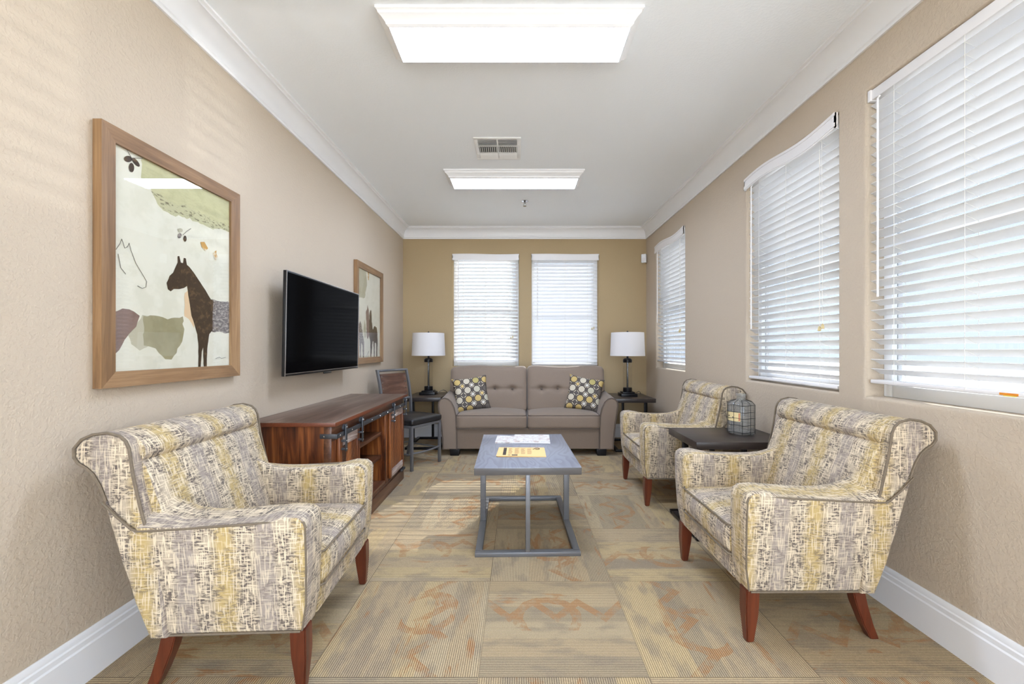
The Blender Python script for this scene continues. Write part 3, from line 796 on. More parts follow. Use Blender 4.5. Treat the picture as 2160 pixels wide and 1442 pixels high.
for cx in (-.085, -.045, -.005, .035):
    for k in range(9):
        y = -.06+k*.017; L = rnd.uniform(.018, .030)
        box(bm, (cx, y, fz(cx)), (cx+L, y+.003, fz(cx)+.0003), 0)
box(bm, (-.062, -.102, fz(-.06)), (-.026, -.080, fz(-.06)+.0004), 1); box(bm, (-.086, -.096, fz(-.08)), (-.070, -.088, fz(-.08)+.0004), 1)
lp = [(.072+.0, .066, .0055)] + [(.100+.017*math.cos(a), .076+.016*math.sin(a), .0055) for a in [PI*1.1-k*PI*2*0.92/14 for k in range(15)]]
tb = bm; bm = B(); tube(bm, lp, .0022, 5); obj('emblem', bm, 'inkdark', root)
bm = tb
obj('lettering', bm, ['ink', 'inkdark'], root, label='faded brown print on the flyer')

# ================================================================ sofa (world coordinates)
SX, SY0, SY1 = .098, 4.50, 5.385
root = thing('sofa', 'grey-brown two-seat sofa with tufted back under the two back windows', 'sofa', (SX, 4.95, 0), 0, world=True)
bm = B(); box(bm, (SX-.80, 4.525, .068), (SX+.80, SY1-.02, .300), 0, .012, 3); obj('base', bm, 'sofa', root)
bm = B(); prism(bm, [(5.13, .28), (5.20, .80), (5.26, .845), (5.33, .835), (SY1, .30), (SY1, .07), (5.15, .07)], 'x', SX-.86, SX+.86, 0, .03, 3); obj('back_frame', bm, 'sofa', root)
for s in (-1, 1):
    prof = [(.772, .068), (.775, .30), (.782, .44), (.800, .52), (.832, .585), (.868, .617), (.905, .628), (.945, .617), (.972, .585), (.978, .545), (.966, .46), (.946, .32), (.932, .18), (.925, .068)]
    bm = B(); t = bmesh.new(); rows = []
    for y, dz in ((SY0, 0), (4.70, .012), (4.95, .030), (5.18, .045), (5.36, .045)):
        rows.append([t.verts.new((SX+s*x, y, z+dz*max(0, (z-.3)/.32))) for x, z in prof])
    n = len(prof); fa = t.faces.new(rows[0]); fb = t.faces.new(rows[-1][::-1])
    for A_, B_ in zip(rows, rows[1:]):
        for k in range(n): t.faces.new((A_[k], A_[(k+1) % n], B_[(k+1) % n], B_[k]))
    bmesh.ops.recalc_face_normals(t, faces=t.faces[:])
    bmesh.ops.bevel(t, geom=list(set(fa.edges) | set(fb.edges)), offset=.012, segments=3, affect='EDGES'); merge(bm, t)
    arm = obj('arm', bm, 'sofa', root, ang=60)
    bm = B(); tube(bm, [(SX+s*x, SY0+.004, z) for x, z in prof], .0045, 6); obj('piping', bm, 'sofa_welt', arm)
for s in (-1, 1):
    x0, x1 = (SX-.782, SX-.012) if s < 0 else (SX-.008, SX+.782)
    bm = B(); soft(bm, (x0, 4.468, .292), (x1, 5.15, .452), .034, 16, (0, .006, .030)); cu = obj('seat_cushion', bm, 'sofa', root, ang=80)
    for z in (.442, .300):
        bm = B(); r = .03; yf = 4.474; a0, a1 = x0+.008, x1-.008; pts = [(a0, 4.80, z+.004)]
        for k in range(5): a = PI+PI/2*k/4; pts.append((a0+r+r*math.cos(a), yf+r+r*math.sin(a), z))
        for k in range(5): a = -PI/2+PI/2*k/4; pts.append((a1-r+r*math.cos(a), yf+r+r*math.sin(a), z))
        pts.append((a1, 4.80, z+.004)); tube(bm, pts, .0042, 6); obj('piping', bm, 'sofa_welt', cu)
    # back cushion with seam and two tufts
    tuf = (-.384, -.178) if s < 0 else (.167, .357)
    bx0, bx1 = (SX-.918, SX-.006) if s < 0 else (SX-.002, SX+.918)
    zc, zh = .685, .262
    def fn(p, q, bx0=bx0, bx1=bx1, tuf=tuf):
        X = p.x+(bx0+bx1)/2; Z = p.z+zc
        if q.y < 0.3:
            w = max(0.0, -q.y*0.8+0.2)
            edge = min(1.0, (1-abs(q.x))/.12)
            p.y += w*edge*(0.010*math.exp(-((Z-.690)/.010)**2))
            for tx in tuf:
                dx = X-(SX+tx); dz = Z-.692
                p.y += w*.042*math.exp(-(dx*dx+dz*dz)/.0011)+w*.012*math.exp(-(abs(dx)/.11)**2-(dz/.03)**2)+w*.006*math.exp(-(dx/.006)**2)*(1 if Z > .69 else .6)
        p.y += (p.z)*.24                                     # leans back
        if abs(p.z) > 0: p.z += .008*math.sin(X*9.0)*max(0, q.z)**3
        return p
    bm = B(); soft(bm, (bx0, 4.885, zc-zh), (bx1, 5.105, zc+zh), .050, 34, (0, .042, .010), fn=fn)
    # the cushion is cut in below the arm line
    for v in bm.verts:
        if v.co.z < .66:
            k = min(1, (.66-v.co.z)/.03)
            lim = .795
            if abs(v.co.x-SX) > lim: v.co.x += k*((SX+math.copysign(lim, v.co.x-SX))-v.co.x)*.96
    bc = obj('back_cushion', bm, 'sofa', root, ang=80)
    for tx in tuf:
        bm = B(); soft(bm, (SX+tx-.011, 4.884, .682), (SX+tx+.011, 4.896, .702), .005, 4); obj('button', bm, 'sofa_welt', bc)
for sx in (-1, 1):
    for y in (4.56, 5.28):
        bm = B(); prism(bm, [(SX+sx*.80-.055, .072), (SX+sx*.80+.055, .072), (SX+sx*.80+.046, 0), (SX+sx*.80-.046, 0)], 'y', y-.05, y+.05, 0, .003); obj('foot', bm, 'black', root)

def pillow(label, loc, rot):
    root_bm = B(); n = 22; S = .205; t = root_bm
    grid = {}
    for side in (0, 1):
        for i in range(n+1):
            for j in range(n+1):
                u, v = -1+2*i/n, -1+2*j/n
                if side == 1 and (abs(u) == 1 or abs(v) == 1): grid[(1, i, j)] = grid[(0, i, j)]; continue
                pin = 1-.10*(1-abs(u)**2.2)*abs(v)**6; piu = 1-.10*(1-abs(v)**2.2)*abs(u)**6
                th = .072*((1-u**4)*(1-v**4))**.62+.006*math.sin(7*u+3*v)*(1-u*u)*(1-v*v)
                grid[(side, i, j)] = t.verts.new((u*S*piu, (-1 if side == 0 else 1)*th, v*S*pin))
    for side in (0, 1):
        for i in range(n):
            for j in range(n):
                f = [grid[(side, i, j)], grid[(side, i+1, j)], grid[(side, i+1, j+1)], grid[(side, i, j+1)]]
                t.faces.new(f if side == 0 else f[::-1])
    o = obj('throw_pillow', t, 'pillow', ang=80); o.location = loc; o.rotation_euler = rot
    return tag(o, label, 'pillow', 'medallion throw pillows')
pillow('medallion-print throw pillow leaning at the left end of the sofa', (-.555, 4.800, .640), Euler((R(-17), R(-7), R(10))))
pillow('medallion-print throw pillow leaning at the right end of the sofa', (.755, 4.800, .640), Euler((R(-17), R(9), R(-12))))

# ================================================================ table lamps
def lamp(label, loc):
    root = thing('table_lamp', label, 'lamp', loc, 0, 'glass column table lamps with white drum shades')
    bm = B(); box(bm, (-.095, -.095, 0), (.095, .095, .034), 0, .004); box(bm, (-.072, -.072, .034), (.072, .072, .050), 0, .004); obj('base', bm, 'black', root)
    bm = B(); lathe(bm, [(.050, .050), (.052, .054), (.052, .096), (.048, .100)]); obj('lower_collar', bm, 'black', root)
    bm = B(); lathe(bm, [(.050, .098), (.050, .400)], cap=False); obj('glass_column', bm, 'lamp_glass', root)
    bm = B(); tube(bm, [(0, 0, .09), (0, 0, .41)], .011, 12); obj('rod', bm, 'black', root)
    bm = B(); lathe(bm, [(.052, .398), (.053, .402), (.053, .432), (.044, .440), (.036, .448), (.016, .450), (.012, .456), (.012, .56)]); obj('cap', bm, 'black', root)
    bm = B(); t = bmesh.new(); seg = 48; rr = [(.2035, .478), (.192, .756)]
    lathe(bm, [(.2035, .478), (.192, .756), (.188, .756), (.1995, .478), (.2035, .478)], seg=48, cap=False)
    sh = obj('lamp_shade', bm, 'shade', root, ang=60)
    bm = B(); tube(bm, [(0, 0, .56), (0, 0, .762)], .003, 6)
    for k in range(3): a = 2*PI*k/3; tube(bm, [(0, 0, .740), (.190*math.cos(a), .190*math.sin(a), .745)], .0015, 5)
    obj('harp', bm, 'black', sh)
    bm = B(); lathe(bm, [(.006, .755), (.012, .762), (.012, .768), (.004, .776)], seg=14); obj('finial', bm, 'black', root)
    bm = B(); tube(bm, [(.09, .06, .008), (.13, .08, .03), (.165, .10, .045), (.19, .13, .03), (.20, .17, .004)], .003, 6); obj('power_cord', bm, 'blackplastic', root)
lamp('white-shaded lamp on the end table at the left end of the sofa', (-1.120, 5.13, .600))
lamp('white-shaded lamp on the end table at the right end of the sofa, near the corner', (1.297, 4.965, .600))

# ================================================================ TV cabinet (world coordinates)
root = thing('media_cabinet', 'dark reddish wooden TV cabinet with sliding barn doors along the left wall', 'cabinet', (-1.27, 3.01, 0), 0, world=True)
Y0, Y1, XF, XK = 2.305, 3.722, -1.045, -1.508
bm = B(); box(bm, (-1.520, 2.280, .733), (-1.010, 3.747, .757), 0, .002)
for f in bm.faces:
    if f.calc_center_median().z < .7555: f.material_index = 1
obj('cabinet_top', bm, ['cab_top', 'cab_edge'], root)
for y0, y1, yp0, yp1 in ((Y0, Y0+.028, Y0+.010, Y0+.026), (Y1-.028, Y1, Y1-.026, Y1-.010)):
    bm = B(); box(bm, (XK, y0, .0), (XK+.046, y1, .733), 0, .002); box(bm, (XF-.042, y0, .0), (XF, y1, .733), 0, .002)
    box(bm, (XK+.046, yp0, .02), (XF-.042, yp1, .733), 1)
    box(bm, (XK+.046, y0+.003, .0), (XF-.042, y1-.003, .10), 0, .002)
    obj('end_panel', bm, ['cab_front', 'cab_side'], root)
bm = B(); box(bm, (XK+.002, Y0+.02, .02), (XK+.014, Y1-.02, .73), 0)
for k in range(14):
    y = Y0+.05+k*.1; box(bm, (XK+.014, y, .13), (XK+.0155, y+.003, .66), 1)
obj('back_panel', bm, ['cab_side', 'darkslot'], root)
bm = B()
box(bm, (XK+.01, Y0+.02, .112), (XF, Y1-.02, .135), 0, .002)
for y0, y1 in ((2.655, 2.680), (3.235, 3.260)): box(bm, (XK+.012, y0, .13), (XF-.02, y1, .66), 1)
obj('inner_divider', bm, ['cab_front', 'cab_side'], root)
bm = B()
for y0, y1 in ((Y0, 2.372), (2.640, 2.690), (3.240, 3.300), (3.660, Y1)): box(bm, (XF-.020, max(y0, Y0+.003), .10), (XF+.0015, min(y1, Y1-.003), .70), 1, .001)
box(bm, (XF-.020, Y0+.002, .645), (XF+.0022, Y1-.002, .7325), 0, .001)
obj('face_frame', bm, ['cab_front', 'cab_side'], root)
bm = B(); box(bm, (XK+.01, Y0-.004, 0), (XF+.010, Y1+.004, .095), 0, .003); box(bm, (XK+.01, Y0-.002, .095), (XF+.004, Y1+.002, .112), 0, .003); obj('plinth', bm, 'cab_front', root)
for z in (.490, .310):
    bm = B(); box(bm, (XK+.014, 2.680, z), (XF-.030, 3.236, z+.026), 0, .002); obj('shelf', bm, 'cab_front', root)
for y0, y1 in ((2.372, 2.674), (3.305, 3.694)):
    bm = B(); xa, xb = XF+.002, XF+.020
    for lo, hi in (((y0, .128), (y0+.042, .655)), ((y1-.042, .128), (y1, .655))): box(bm, (xa, lo[0], lo[1]), (xb, hi[0], hi[1]), 0, .002)
    box(bm, (xa, y0+.042, .128), (xb-.012, y1-.042, .655), 0)
    # diagonal planks inside the frame
    w = y1-y0-.084; t = bmesh.new(); cy = (y0+y1)/2
    for k in range(-4, 16):
        zc = .10+k*.058
        q = [(y0+.043, zc), (y1-.043, zc+w), (y1-.043, zc+w+.054), (y0+.043, zc+.054)]
        cl = []
        def clip(poly, lim, keep_below):
            out = []
            for i in range(len(poly)):
                a, b = poly[i], poly[(i+1) % len(poly)]
                ia = (a[1] <= lim) == keep_below or a[1] == lim; ib = (b[1] <= lim) == keep_below or b[1] == lim
                if ia: out.append(a)
                if ia != ib:
                    u = (lim-a[1])/(b[1]-a[1]); out.append((a[0]+u*(b[0]-a[0]), lim))
            return out
        q = clip(q, .598, True); q = clip(q, .190, False) if q else q
        if len(q) >= 3: prism(bm, q, 'x', xb-.013, xb-.006, 0, .0012, 1)
    dr = obj('door', bm, 'cab_side', root)
    for z0, z1 in ((.600, .655), (.130, .188)):
        bm = B(); box(bm, (xb-.012, y0+.042, z0), (xb+.001, y1-.042, z1), 0, .002); obj('trim_board', bm, 'whitewash', dr, label='whitewashed trim board')
    for yh in (y0+.025, y1-.025):
        bm = B(); box(bm, (xb+.024, yh-.012, .572), (xb+.029, yh+.012, .728), 0, .001)
        for z in (.585, .632): box(bm, (xb-.002, yh-.008, z-.006), (xb+.025, yh+.008, z+.006), 0, .001)
        for z in (.585, .632): lathe(bm, [(.005, 0), (.004, .004)], seg=10, mat=1, mx=Matrix.Translation((xb+.029, yh, z)) @ Matrix.Rotation(R(90), 4, 'Y'))
        lathe(bm, [(.006, 0), (.005, .006)], seg=10, mat=1, mx=Matrix.Translation((xb+.029, yh, .712)) @ Matrix.Rotation(R(90), 4, 'Y'))
        lathe(bm, [(.019, -.006), (.019, .006)], seg=18, mx=Matrix.Translation((xb+.015, yh, .709)) @ Matrix.Rotation(R(90), 4, 'Y'))
        obj('hanger', bm, ['dark_steel', 'chrome'], dr, label='black steel roller hanger')
bm = B(); tx = XF+.031; box(bm, (tx, 2.290, .664), (tx+.008, 3.735, .690), 0, .0015); box(bm, (XF-.060, 2.298, .664), (tx+.008, 2.303, .690), 0, .001)
for k in range(9):
    y = 2.335+k*.168; lathe(bm, [(.005, 0), (.004, .003)], seg=10, mat=1, mx=Matrix.Translation((tx+.008, y, .677)) @ Matrix.Rotation(R(90), 4, 'Y'))
    lathe(bm, [(.006, 0), (.006, .030)], seg=8, mx=Matrix.Translation((XF+.001, y, .677)) @ Matrix.Rotation(R(90), 4, 'Y'))
lathe(bm, [(.005, 0), (.004, .003)], seg=10, mat=1, mx=Matrix.Translation((XF-.035, 2.298, .677)) @ Matrix.Rotation(R(90), 4, 'X'))
obj('door_rail', bm, ['dark_steel', 'chrome'], root, label='black steel sliding door rail')
bm = B(); box(bm, (XF+.010, 3.60, .095), (XF+.030, 3.70, .112), 0, .002); obj('door_guide', bm, 'dark_steel', root)

# ================================================================ television
root = thing('flat_screen_tv', 'flat black television mounted on the left wall above the cabinet', 'television', (XL, 3.045, 1.316), R(90))
TW, TH = 1.118, .640
tilt = Matrix.Translation((0, -.115, 0)) @ Matrix.Rotation(R(1.0), 4, 'X')
bm = B(); box(bm, (-TW/2, -.012, -TH/2), (TW/2, .010, TH/2), 0, .003, mx=tilt); box(bm, (-TW/2+.10, .010, -TH/2+.04), (TW/2-.10, .040, TH/2-.20), 0, .012, mx=tilt); bd = obj('housing', bm, 'blackplastic', root)
bm = B(); box(bm, (-TW/2+.010, -.0132, -TH/2+.018), (TW/2-.010, -.0118, TH/2-.010), 0, mx=tilt); obj('screen', bm, 'screen', root)
bm = B()
for lo, hi in (((-TW/2-.001, -TH/2-.001), (-TW/2+.003, TH/2+.001)), ((TW/2-.003, -TH/2-.001), (TW/2+.001, TH/2+.001)), ((-TW/2, TH/2-.003), (TW/2, TH/2+.001)), ((-TW/2, -TH/2+.013), (TW/2, -TH/2+.016))):
    box(bm, (lo[0], -.0136, lo[1]), (hi[0], -.0108, hi[1]), 0, mx=tilt)
obj('bezel', bm, 'chrome', root, label='thin silver bezel')
bm = B(); box(bm, (-.055, -.0145, -TH/2-.012), (.055, -.002, -TH/2+.002), 0, .003, mx=tilt); obj('badge', bm, 'blackplastic', root)
bm = B(); box(bm, (-.22, -.022, -.16), (.22, -.0005, .16), 0, .004); box(bm, (-.16, -.09, -.12), (-.13, -.018, .12), 0, .003); box(bm, (.13, -.09, -.12), (.16, -.018, .12), 0, .003); obj('wall_bracket', bm, 'black', root)

# ================================================================ pictures
def picture(label, yc):
    w, h = .735, .965; zc = 1.503
    root = thing('framed_picture', label, 'picture', (XL, yc, zc), R(90), 'wood framed horse prints')
    bm = B(); d0, d1 = -.0345, -.002; fw = .058
    for k in range(4):
        a = [(-w/2, -h/2), (w/2, -h/2), (w/2, h/2), (-w/2, h/2)]; b = [(-w/2+fw, -h/2+fw), (w/2-fw, -h/2+fw), (w/2-fw, h/2-fw), (-w/2+fw, h/2-fw)]
        q = [a[k], a[(k+1) % 4], b[(k+1) % 4], b[k]]
        t = bmesh.new()
        dep = [d0, d0, d0+.006, d0+.006]
        f = [t.verts.new((p[0], dd, p[1])) for p, dd in zip(q, dep)]; g = [t.verts.new((p[0], d1, p[1])) for p in q]
        t.faces.new(f); t.faces.new(g[::-1])
        for i in range(4): t.faces.new((f[i], g[i], g[(i+1) % 4], f[(i+1) % 4]))
        bmesh.ops.recalc_face_normals(t, faces=t.faces[:]); merge(bm, t, 0 if k % 2 else 1)
    obj('frame', bm, ['frame_wood', 'frame_wood_h'], root, ang=20)
    return root, w, h, fw
t = MT('picture_frame_wood_h'); 
v_ = t.co(); f_ = t.noise(t.map(v_, (1.3, 17, 17)), 1.0, 5, 0.6, 1.2); g_ = t.noise(t.map(v_, (4, 190, 190)), 1.0, 2)
M['frame_wood_h'] = t.pr(t.ramp(t.add(t.mul(f_, .8), t.mul(g_, .2)), [(0.3, c(100, 73, 47)), (0.5, c(136, 103, 69)), (0.7, c(166, 133, 96))]), 0.5, normal=t.bump(g_, .12, .002))
ART = ['art_bg', 'art_green', 'art_scrape', 'art_olive', 'art_sage', 'art_mauve', 'art_horse', 'art_grid', 'art_gold', 'art_line', 'art_peach']
def ragged(pts, amp, n=6, seed=0):
    r = random.Random(seed); out = []
    for i in range(len(pts)):
        a, b = pts[i], pts[(i+1) % len(pts)]
        L = math.hypot(b[0]-a[0], b[1]-a[1]); m = max(1, int(L/.018))
        for k in range(m):
            u = k/m; j = amp if k else amp*.3
            out.append((a[0]+(b[0]-a[0])*u+r.uniform(-j, j), a[1]+(b[1]-a[1])*u+r.uniform(-j, j)))
    return out
class Art:
    def __init__(s, w, h): s.bm = B(); s.w, s.h = w, h; s.k = 0; box(s.bm, (-w/2, -.016, -h/2), (w/2, -.010, h/2), 0)
    def poly(s, pts, mat, amp=.0, seed=1):
        s.k += 1; y = -.016-.00012*s.k
        if amp: pts = ragged(pts, amp, seed=seed)
        pts = [(max(-s.w/2+.001, min(s.w/2-.001, x)), max(-s.h/2+.001, min(s.h/2-.001, z))) for x, z in pts]
        f = s.bm.faces.new([s.bm.verts.new((x, y, z)) for x, z in pts]); f.material_index = ART.index(mat); f.normal_update()
        bmesh.ops.triangulate(s.bm, faces=[f])
    def line(s, pts, r=.0012, mat='art_line'): s.k += 1; tube(s.bm, [(x, -.0165-.00012*s.k, z) for x, z in pts], r, 4, mat=ART.index(mat))
    def oval(s, x, z, a, b, rot, mat):
        s.poly([(x+a*math.cos(t_)*math.cos(rot)-b*math.sin(t_)*math.sin(rot), z+a*math.cos(t_)*math.sin(rot)+b*math.sin(t_)*math.cos(rot)) for t_ in [2*PI*k/14 for k in range(14)]], mat)
def finish(art, root, w, h):
    for f in art.bm.faces:
        f.normal_update()
        if abs(f.normal.y) > .9 and f.normal.y > 0 and f.calc_center_median().y < -.0161: f.normal_flip()
    obj('print', art.bm, ART, root, ang=20)
    bm = B(); box(bm, (-w/2, -.0215, -h/2), (w/2, -.0195, h/2)); obj('glazing', bm, 'glazing', root)

root, w, h, fw = picture('large wood-framed horse print on the left wall, nearest the camera', 1.8485)
aw, ah = w-2*fw+.004, h-2*fw+.004; A = Art(aw, ah); S = lambda L: [(y-1.849, z-1.503) for y, z in L]
A.poly(S([(1.66, 1.94), (1.655, 1.84), (1.70, 1.815), (1.745, 1.758), (1.80, 1.745), (1.90, 1.762), (2.02, 1.752), (2.10, 1.772), (2.17, 1.77), (2.17, 1.94)]), 'art_green', .004, 2)
A.poly(S([(1.70, 1.812), (1.745, 1.758), (1.80, 1.745), (1.90, 1.762), (2.02, 1.752), (2.10, 1.772), (2.17, 1.77), (2.17, 1.80), (2.05, 1.80), (1.92, 1.812), (1.82, 1.800)]), 'art_scrape', .008, 3)
A.poly(S([(1.54, 1.30), (1.58, 1.317), (1.625, 1.310), (1.650, 1.295), (1.635, 1.245), (1.60, 1.215), (1.565, 1.16), (1.54, 1.135)]), 'art_mauve', .004, 4)
A.poly(S([(1.60, 1.215), (1.635, 1.25), (1.66, 1.30), (1.70, 1.298), (1.70, 1.18), (1.65, 1.155), (1.615, 1.18)]), 'art_sage', .004, 5)
A.poly(S([(1.665, 1.295), (1.72, 1.30), (1.78, 1.290), (1.86, 1.308), (1.868, 1.235), (1.845, 1.175), (1.80, 1.115), (1.77, 1.120), (1.72, 1.165), (1.668, 1.178)]), 'art_olive', .006, 6)
A.poly(S([(1.872, 1.415), (1.898, 1.44), (1.905, 1.37), (1.93, 1.31), (1.925, 1.26), (1.895, 1.30), (1.87, 1.31)]), 'art_peach', .003, 7)
A.poly(S([(2.035, 1.405), (2.17, 1.405), (2.17, 1.245), (2.03, 1.247)]), 'art_grid', .005, 8)
A.poly(S([(1.775, 1.445), (1.782, 1.418), (1.797, 1.412), (1.812, 1.425), (1.842, 1.428), (1.868, 1.437), (1.884, 1.448), (1.896, 1.385), (1.910, 1.315), (1.928, 1.275), (1.945, 1.23), (1.952, 1.17), (1.950, 1.072), (1.966, 1.072), (1.972, 1.15), (1.980, 1.17), (1.984, 1.072), (2.004, 1.072), (2.006, 1.16), (2.020, 1.235), (2.040, 1.255), (2.045, 1.40), (2.030, 1.405), (1.995, 1.445), (1.960, 1.480), (1.925, 1.515), (1.898, 1.537), (1.884, 1.545), (1.878, 1.572), (1.866, 1.572), (1.862, 1.548), (1.850, 1.548), (1.842, 1.575), (1.832, 1.572), (1.833, 1.545), (1.820, 1.520), (1.808, 1.495), (1.790, 1.478)]), 'art_horse', .0015, 9)
A.line(S([(1.552, 1.535), (1.568, 1.562), (1.574, 1.580), (1.580, 1.565), (1.586, 1.548), (1.598, 1.556), (1.604, 1.572), (1.612, 1.545), (1.632, 1.50), (1.662, 1.46), (1.680, 1.435), (1.676, 1.412), (1.660, 1.405), (1.640, 1.412)]))
A.line(S([(1.56, 1.52), (1.57, 1.47), (1.59, 1.45)]))
for x, z, r_ in ((1.600, 1.895, .6), (1.632, 1.897, -.5), (1.614, 1.868, 1.4)): A.oval(x-1.849, z-1.503, .019, .011, r_, 'art_horse')
A.line(S([(1.588, 1.935), (1.613, 1.905), (1.66, 1.925)]), .0014)
for x, z, r_, m_ in ((1.842, 1.665, .9, 'art_grid'), (1.872, 1.660, 1.4, 'art_horse'), (1.846, 1.69, .4, 'art_sage')): A.oval(x-1.849, z-1.503, .014, .009, r_, m_)
A.line(S([(1.858, 1.672), (1.880, 1.695), (1.905, 1.715)]), .0012)
A.poly(S([(1.962, 1.668), (1.985, 1.675), (2.010, 1.650), (1.995, 1.632), (1.97, 1.645)]), 'art_gold', .005, 11)
A.poly(S([(2.04, 1.63), (2.065, 1.655), (2.075, 1.62), (2.06, 1.60)]), 'art_gold', .005, 12)
A.line(S([(2.06, 1.115), (2.085, 1.122), (2.10, 1.114), (2.13, 1.120)]), .001)
finish(A, root, aw, ah)

root, w, h, fw = picture('wood-framed print of standing horses on the left wall, beyond the television', 4.186)
A = Art(aw, ah); S = lambda L: [(y-4.208, z-1.503) for y, z in L]
A.poly(S([(3.90, 1.95), (4.10, 1.95), (4.14, 1.82), (4.08, 1.66), (3.90, 1.64)]), 'art_sage', .008, 21)
A.poly(S([(4.15, 1.94), (4.19, 1.94), (4.185, 1.85), (4.165, 1.85)]), 'art_gold', .006, 22)
A.poly(S([(3.93, 1.40), (3.96, 1.43), (3.99, 1.40), (4.02, 1.32), (4.06, 1.22), (4.055, 1.08), (4.03, 1.08), (4.02, 1.19), (3.985, 1.22), (3.975, 1.08), (3.955, 1.08), (3.945, 1.22), (3.925, 1.30)]), 'art_grid', .005, 23)
A.poly(S([(4.06, 1.45), (4.10, 1.40), (4.12, 1.30), (4.08, 1.25), (4.05, 1.32)]), 'art_sage', .005, 24)
A.poly(S([(4.12, 1.40), (4.105, 1.53), (4.14, 1.56), (4.15, 1.60), (4.165, 1.575), (4.185, 1.55), (4.20, 1.44), (4.195, 1.30), (4.16, 1.26), (4.13, 1.28)]), 'art_mauve', .005, 25)
A.poly(S([(4.20, 1.50), (4.225, 1.545), (4.24, 1.56), (4.255, 1.55), (4.265, 1.45), (4.30, 1.36), (4.35, 1.40), (4.41, 1.39), (4.44, 1.33), (4.44, 1.20), (4.43, 1.08), (4.405, 1.08), (4.40, 1.22), (4.36, 1.23), (4.35, 1.08), (4.33, 1.08), (4.32, 1.24), (4.29, 1.24), (4.255, 1.08), (4.235, 1.08), (4.225, 1.24), (4.19, 1.30)]), 'art_horse', .005, 26)
A.line(S([(4.12, 1.09), (4.18, 1.14), (4.16, 1.08)]))
finish(A, root, aw, ah)

# ================================================================ side chair (x forward, y left)
root = thing('side_chair', 'metal-framed side chair with riveted wooden back and black padded seat, between cabinet and sofa', 'chair', (-1.092, 4.205, 0), R(-30))
bm = B(); soft(bm, (-.205, -.215, .432), (.222, .215, .492), .020, 14, (0, 0, .016)); obj('seat', bm, 'leather', root, ang=80)
bm = B(); a = .012
for lo, hi in (((-.20, -.208, .404), (.21, -.184, .430)), ((-.20, .184, .404), (.21, .208, .430)), ((-.20, -.184, .404), (-.176, .184, .430)), ((.186, -.184, .404), (.21, .184, .430))): box(bm, lo, hi, 0, .002)
obj('seat_frame', bm, 'steel', root)
for s in (-1, 1):
    bm = B(); box(bm, (.186, s*.197-.0125, 0), (.211, s*.197+.0125, .406), 0, .002); obj('leg', bm, 'steel', root)
    bm = B(); pts = [(-.25, 0), (-.205, .20), (-.198, .42), (-.205, .62), (-.235, .80), (-.275, .950)]
    t = bmesh.new(); prev = None
    for x, z in pts:
        ring = [t.verts.new((x+dx, s*.197+dy, z)) for dx, dy in ((-.0125, -.011), (.0125, -.011), (.0125, .011), (-.0125, .011))]
        if prev:
            for k in range(4): t.faces.new((prev[k], prev[(k+1) % 4], ring[(k+1) % 4], ring[k]))
        else: t.faces.new(ring[::-1])
        prev = ring
    t.faces.new(prev); bmesh.ops.recalc_face_normals(t, faces=t.faces[:]); merge(bm, t); obj('rear_leg', bm, 'steel', root, ang=25)
for kx in (.198, -.212):
    bm = B(); tube(bm, [(kx+.035*(1-(y/.19)**2)*(1 if kx > 0 else -1), y, .165) for y in [-.188+k*.047 for k in range(9)]], .009, 8); obj('stretcher', bm, 'steel', root)
for s in (-1, 1):
    bm = B(); tube(bm, [(-.205, s*.197, .15), (.19, s*.197, .15)], .008, 8); obj('stretcher', bm, 'steel', root)
def backcurve(y, x0): return x0-.030*(1-(y/.19)**2)
bm = B(); t = bmesh.new(); rows = []
for k in range(13):
    y = -.172+k*.344/12; o_ = backcurve(y, 0)
    rows.append([t.verts.new((xx+o_, y, zz)) for xx, zz in ((-.222, .660), (-.210, .660), (-.252, .905), (-.264, .905))])
for A_, B_ in zip(rows, rows[1:]):
    for k in range(4): t.faces.new((A_[k], A_[(k+1) % 4], B_[(k+1) % 4], B_[k]))
t.faces.new(rows[0][::-1]); t.faces.new(rows[-1]); bmesh.ops.recalc_face_normals(t, faces=t.faces[:]); merge(bm, t)
bp = obj('backrest', bm, 'chair_wood', root, ang=40)
for s in (-1, 1):
    for f_ in (.12, .37, .63, .88):
        z = .660+.245*f_; x = -.210-.042*f_+backcurve(s*.155, 0)
        bm = B(); lathe(bm, [(.0075, 0), (.006, .003), (.002, .0045)], seg=10, mx=Matrix.Translation((x, s*.155, z)) @ Matrix.Rotation(R(90), 4, 'Y')); obj('rivet', bm, 'chrome', bp)
for z, x0 in ((.938, -.268), (.640, -.212)):
    bm = B(); tube(bm, [(backcurve(y, x0), y, z) for y in [-.195+k*.39/10 for k in range(11)]], .012, 8); obj('back_rail', bm, 'steel', root)

# ================================================================ wire-wrapped jug
root = thing('glass_jug', 'cloudy glass jug wrapped in black wire with a cream label, on the dark side table', 'jug', (1.468, 2.745, .600), R(200))
prof = [(.060, 0), (.074, .003), (.080, .012), (.081, .03), (.081, .185), (.078, .200), (.066, .214), (.045, .222), (.029, .226), (.027, .232), (.027, .252), (.031, .255), (.031, .266)]
bm = B(); lathe(bm, prof, cap=False); t = bmesh.new(); bmesh.ops.create_circle(t, cap_ends=True, segments=32, radius=.060); merge(bm, t)
obj('jug_body', bm, 'jug_glass', root, ang=60)
bm = B(); r = .083
for z in (.022, .068, .112, .152, .196): tube(bm, [(r*math.cos(2*PI*k/32), r*math.sin(2*PI*k/32), z+.003*math.sin(k)) for k in range(32)], .0013, 5, True)
for k in range(10):
    a = 2*PI*k/10+.2; tube(bm, [(q*math.cos(a), q*math.sin(a), z) for q, z in ((.062, .002), (r, .012), (r, .198), (.068, .216), (.032, .228))], .0013, 5)
obj('wire_mesh', bm, 'black', root)
bm = B(); rl = .0816; rows = []
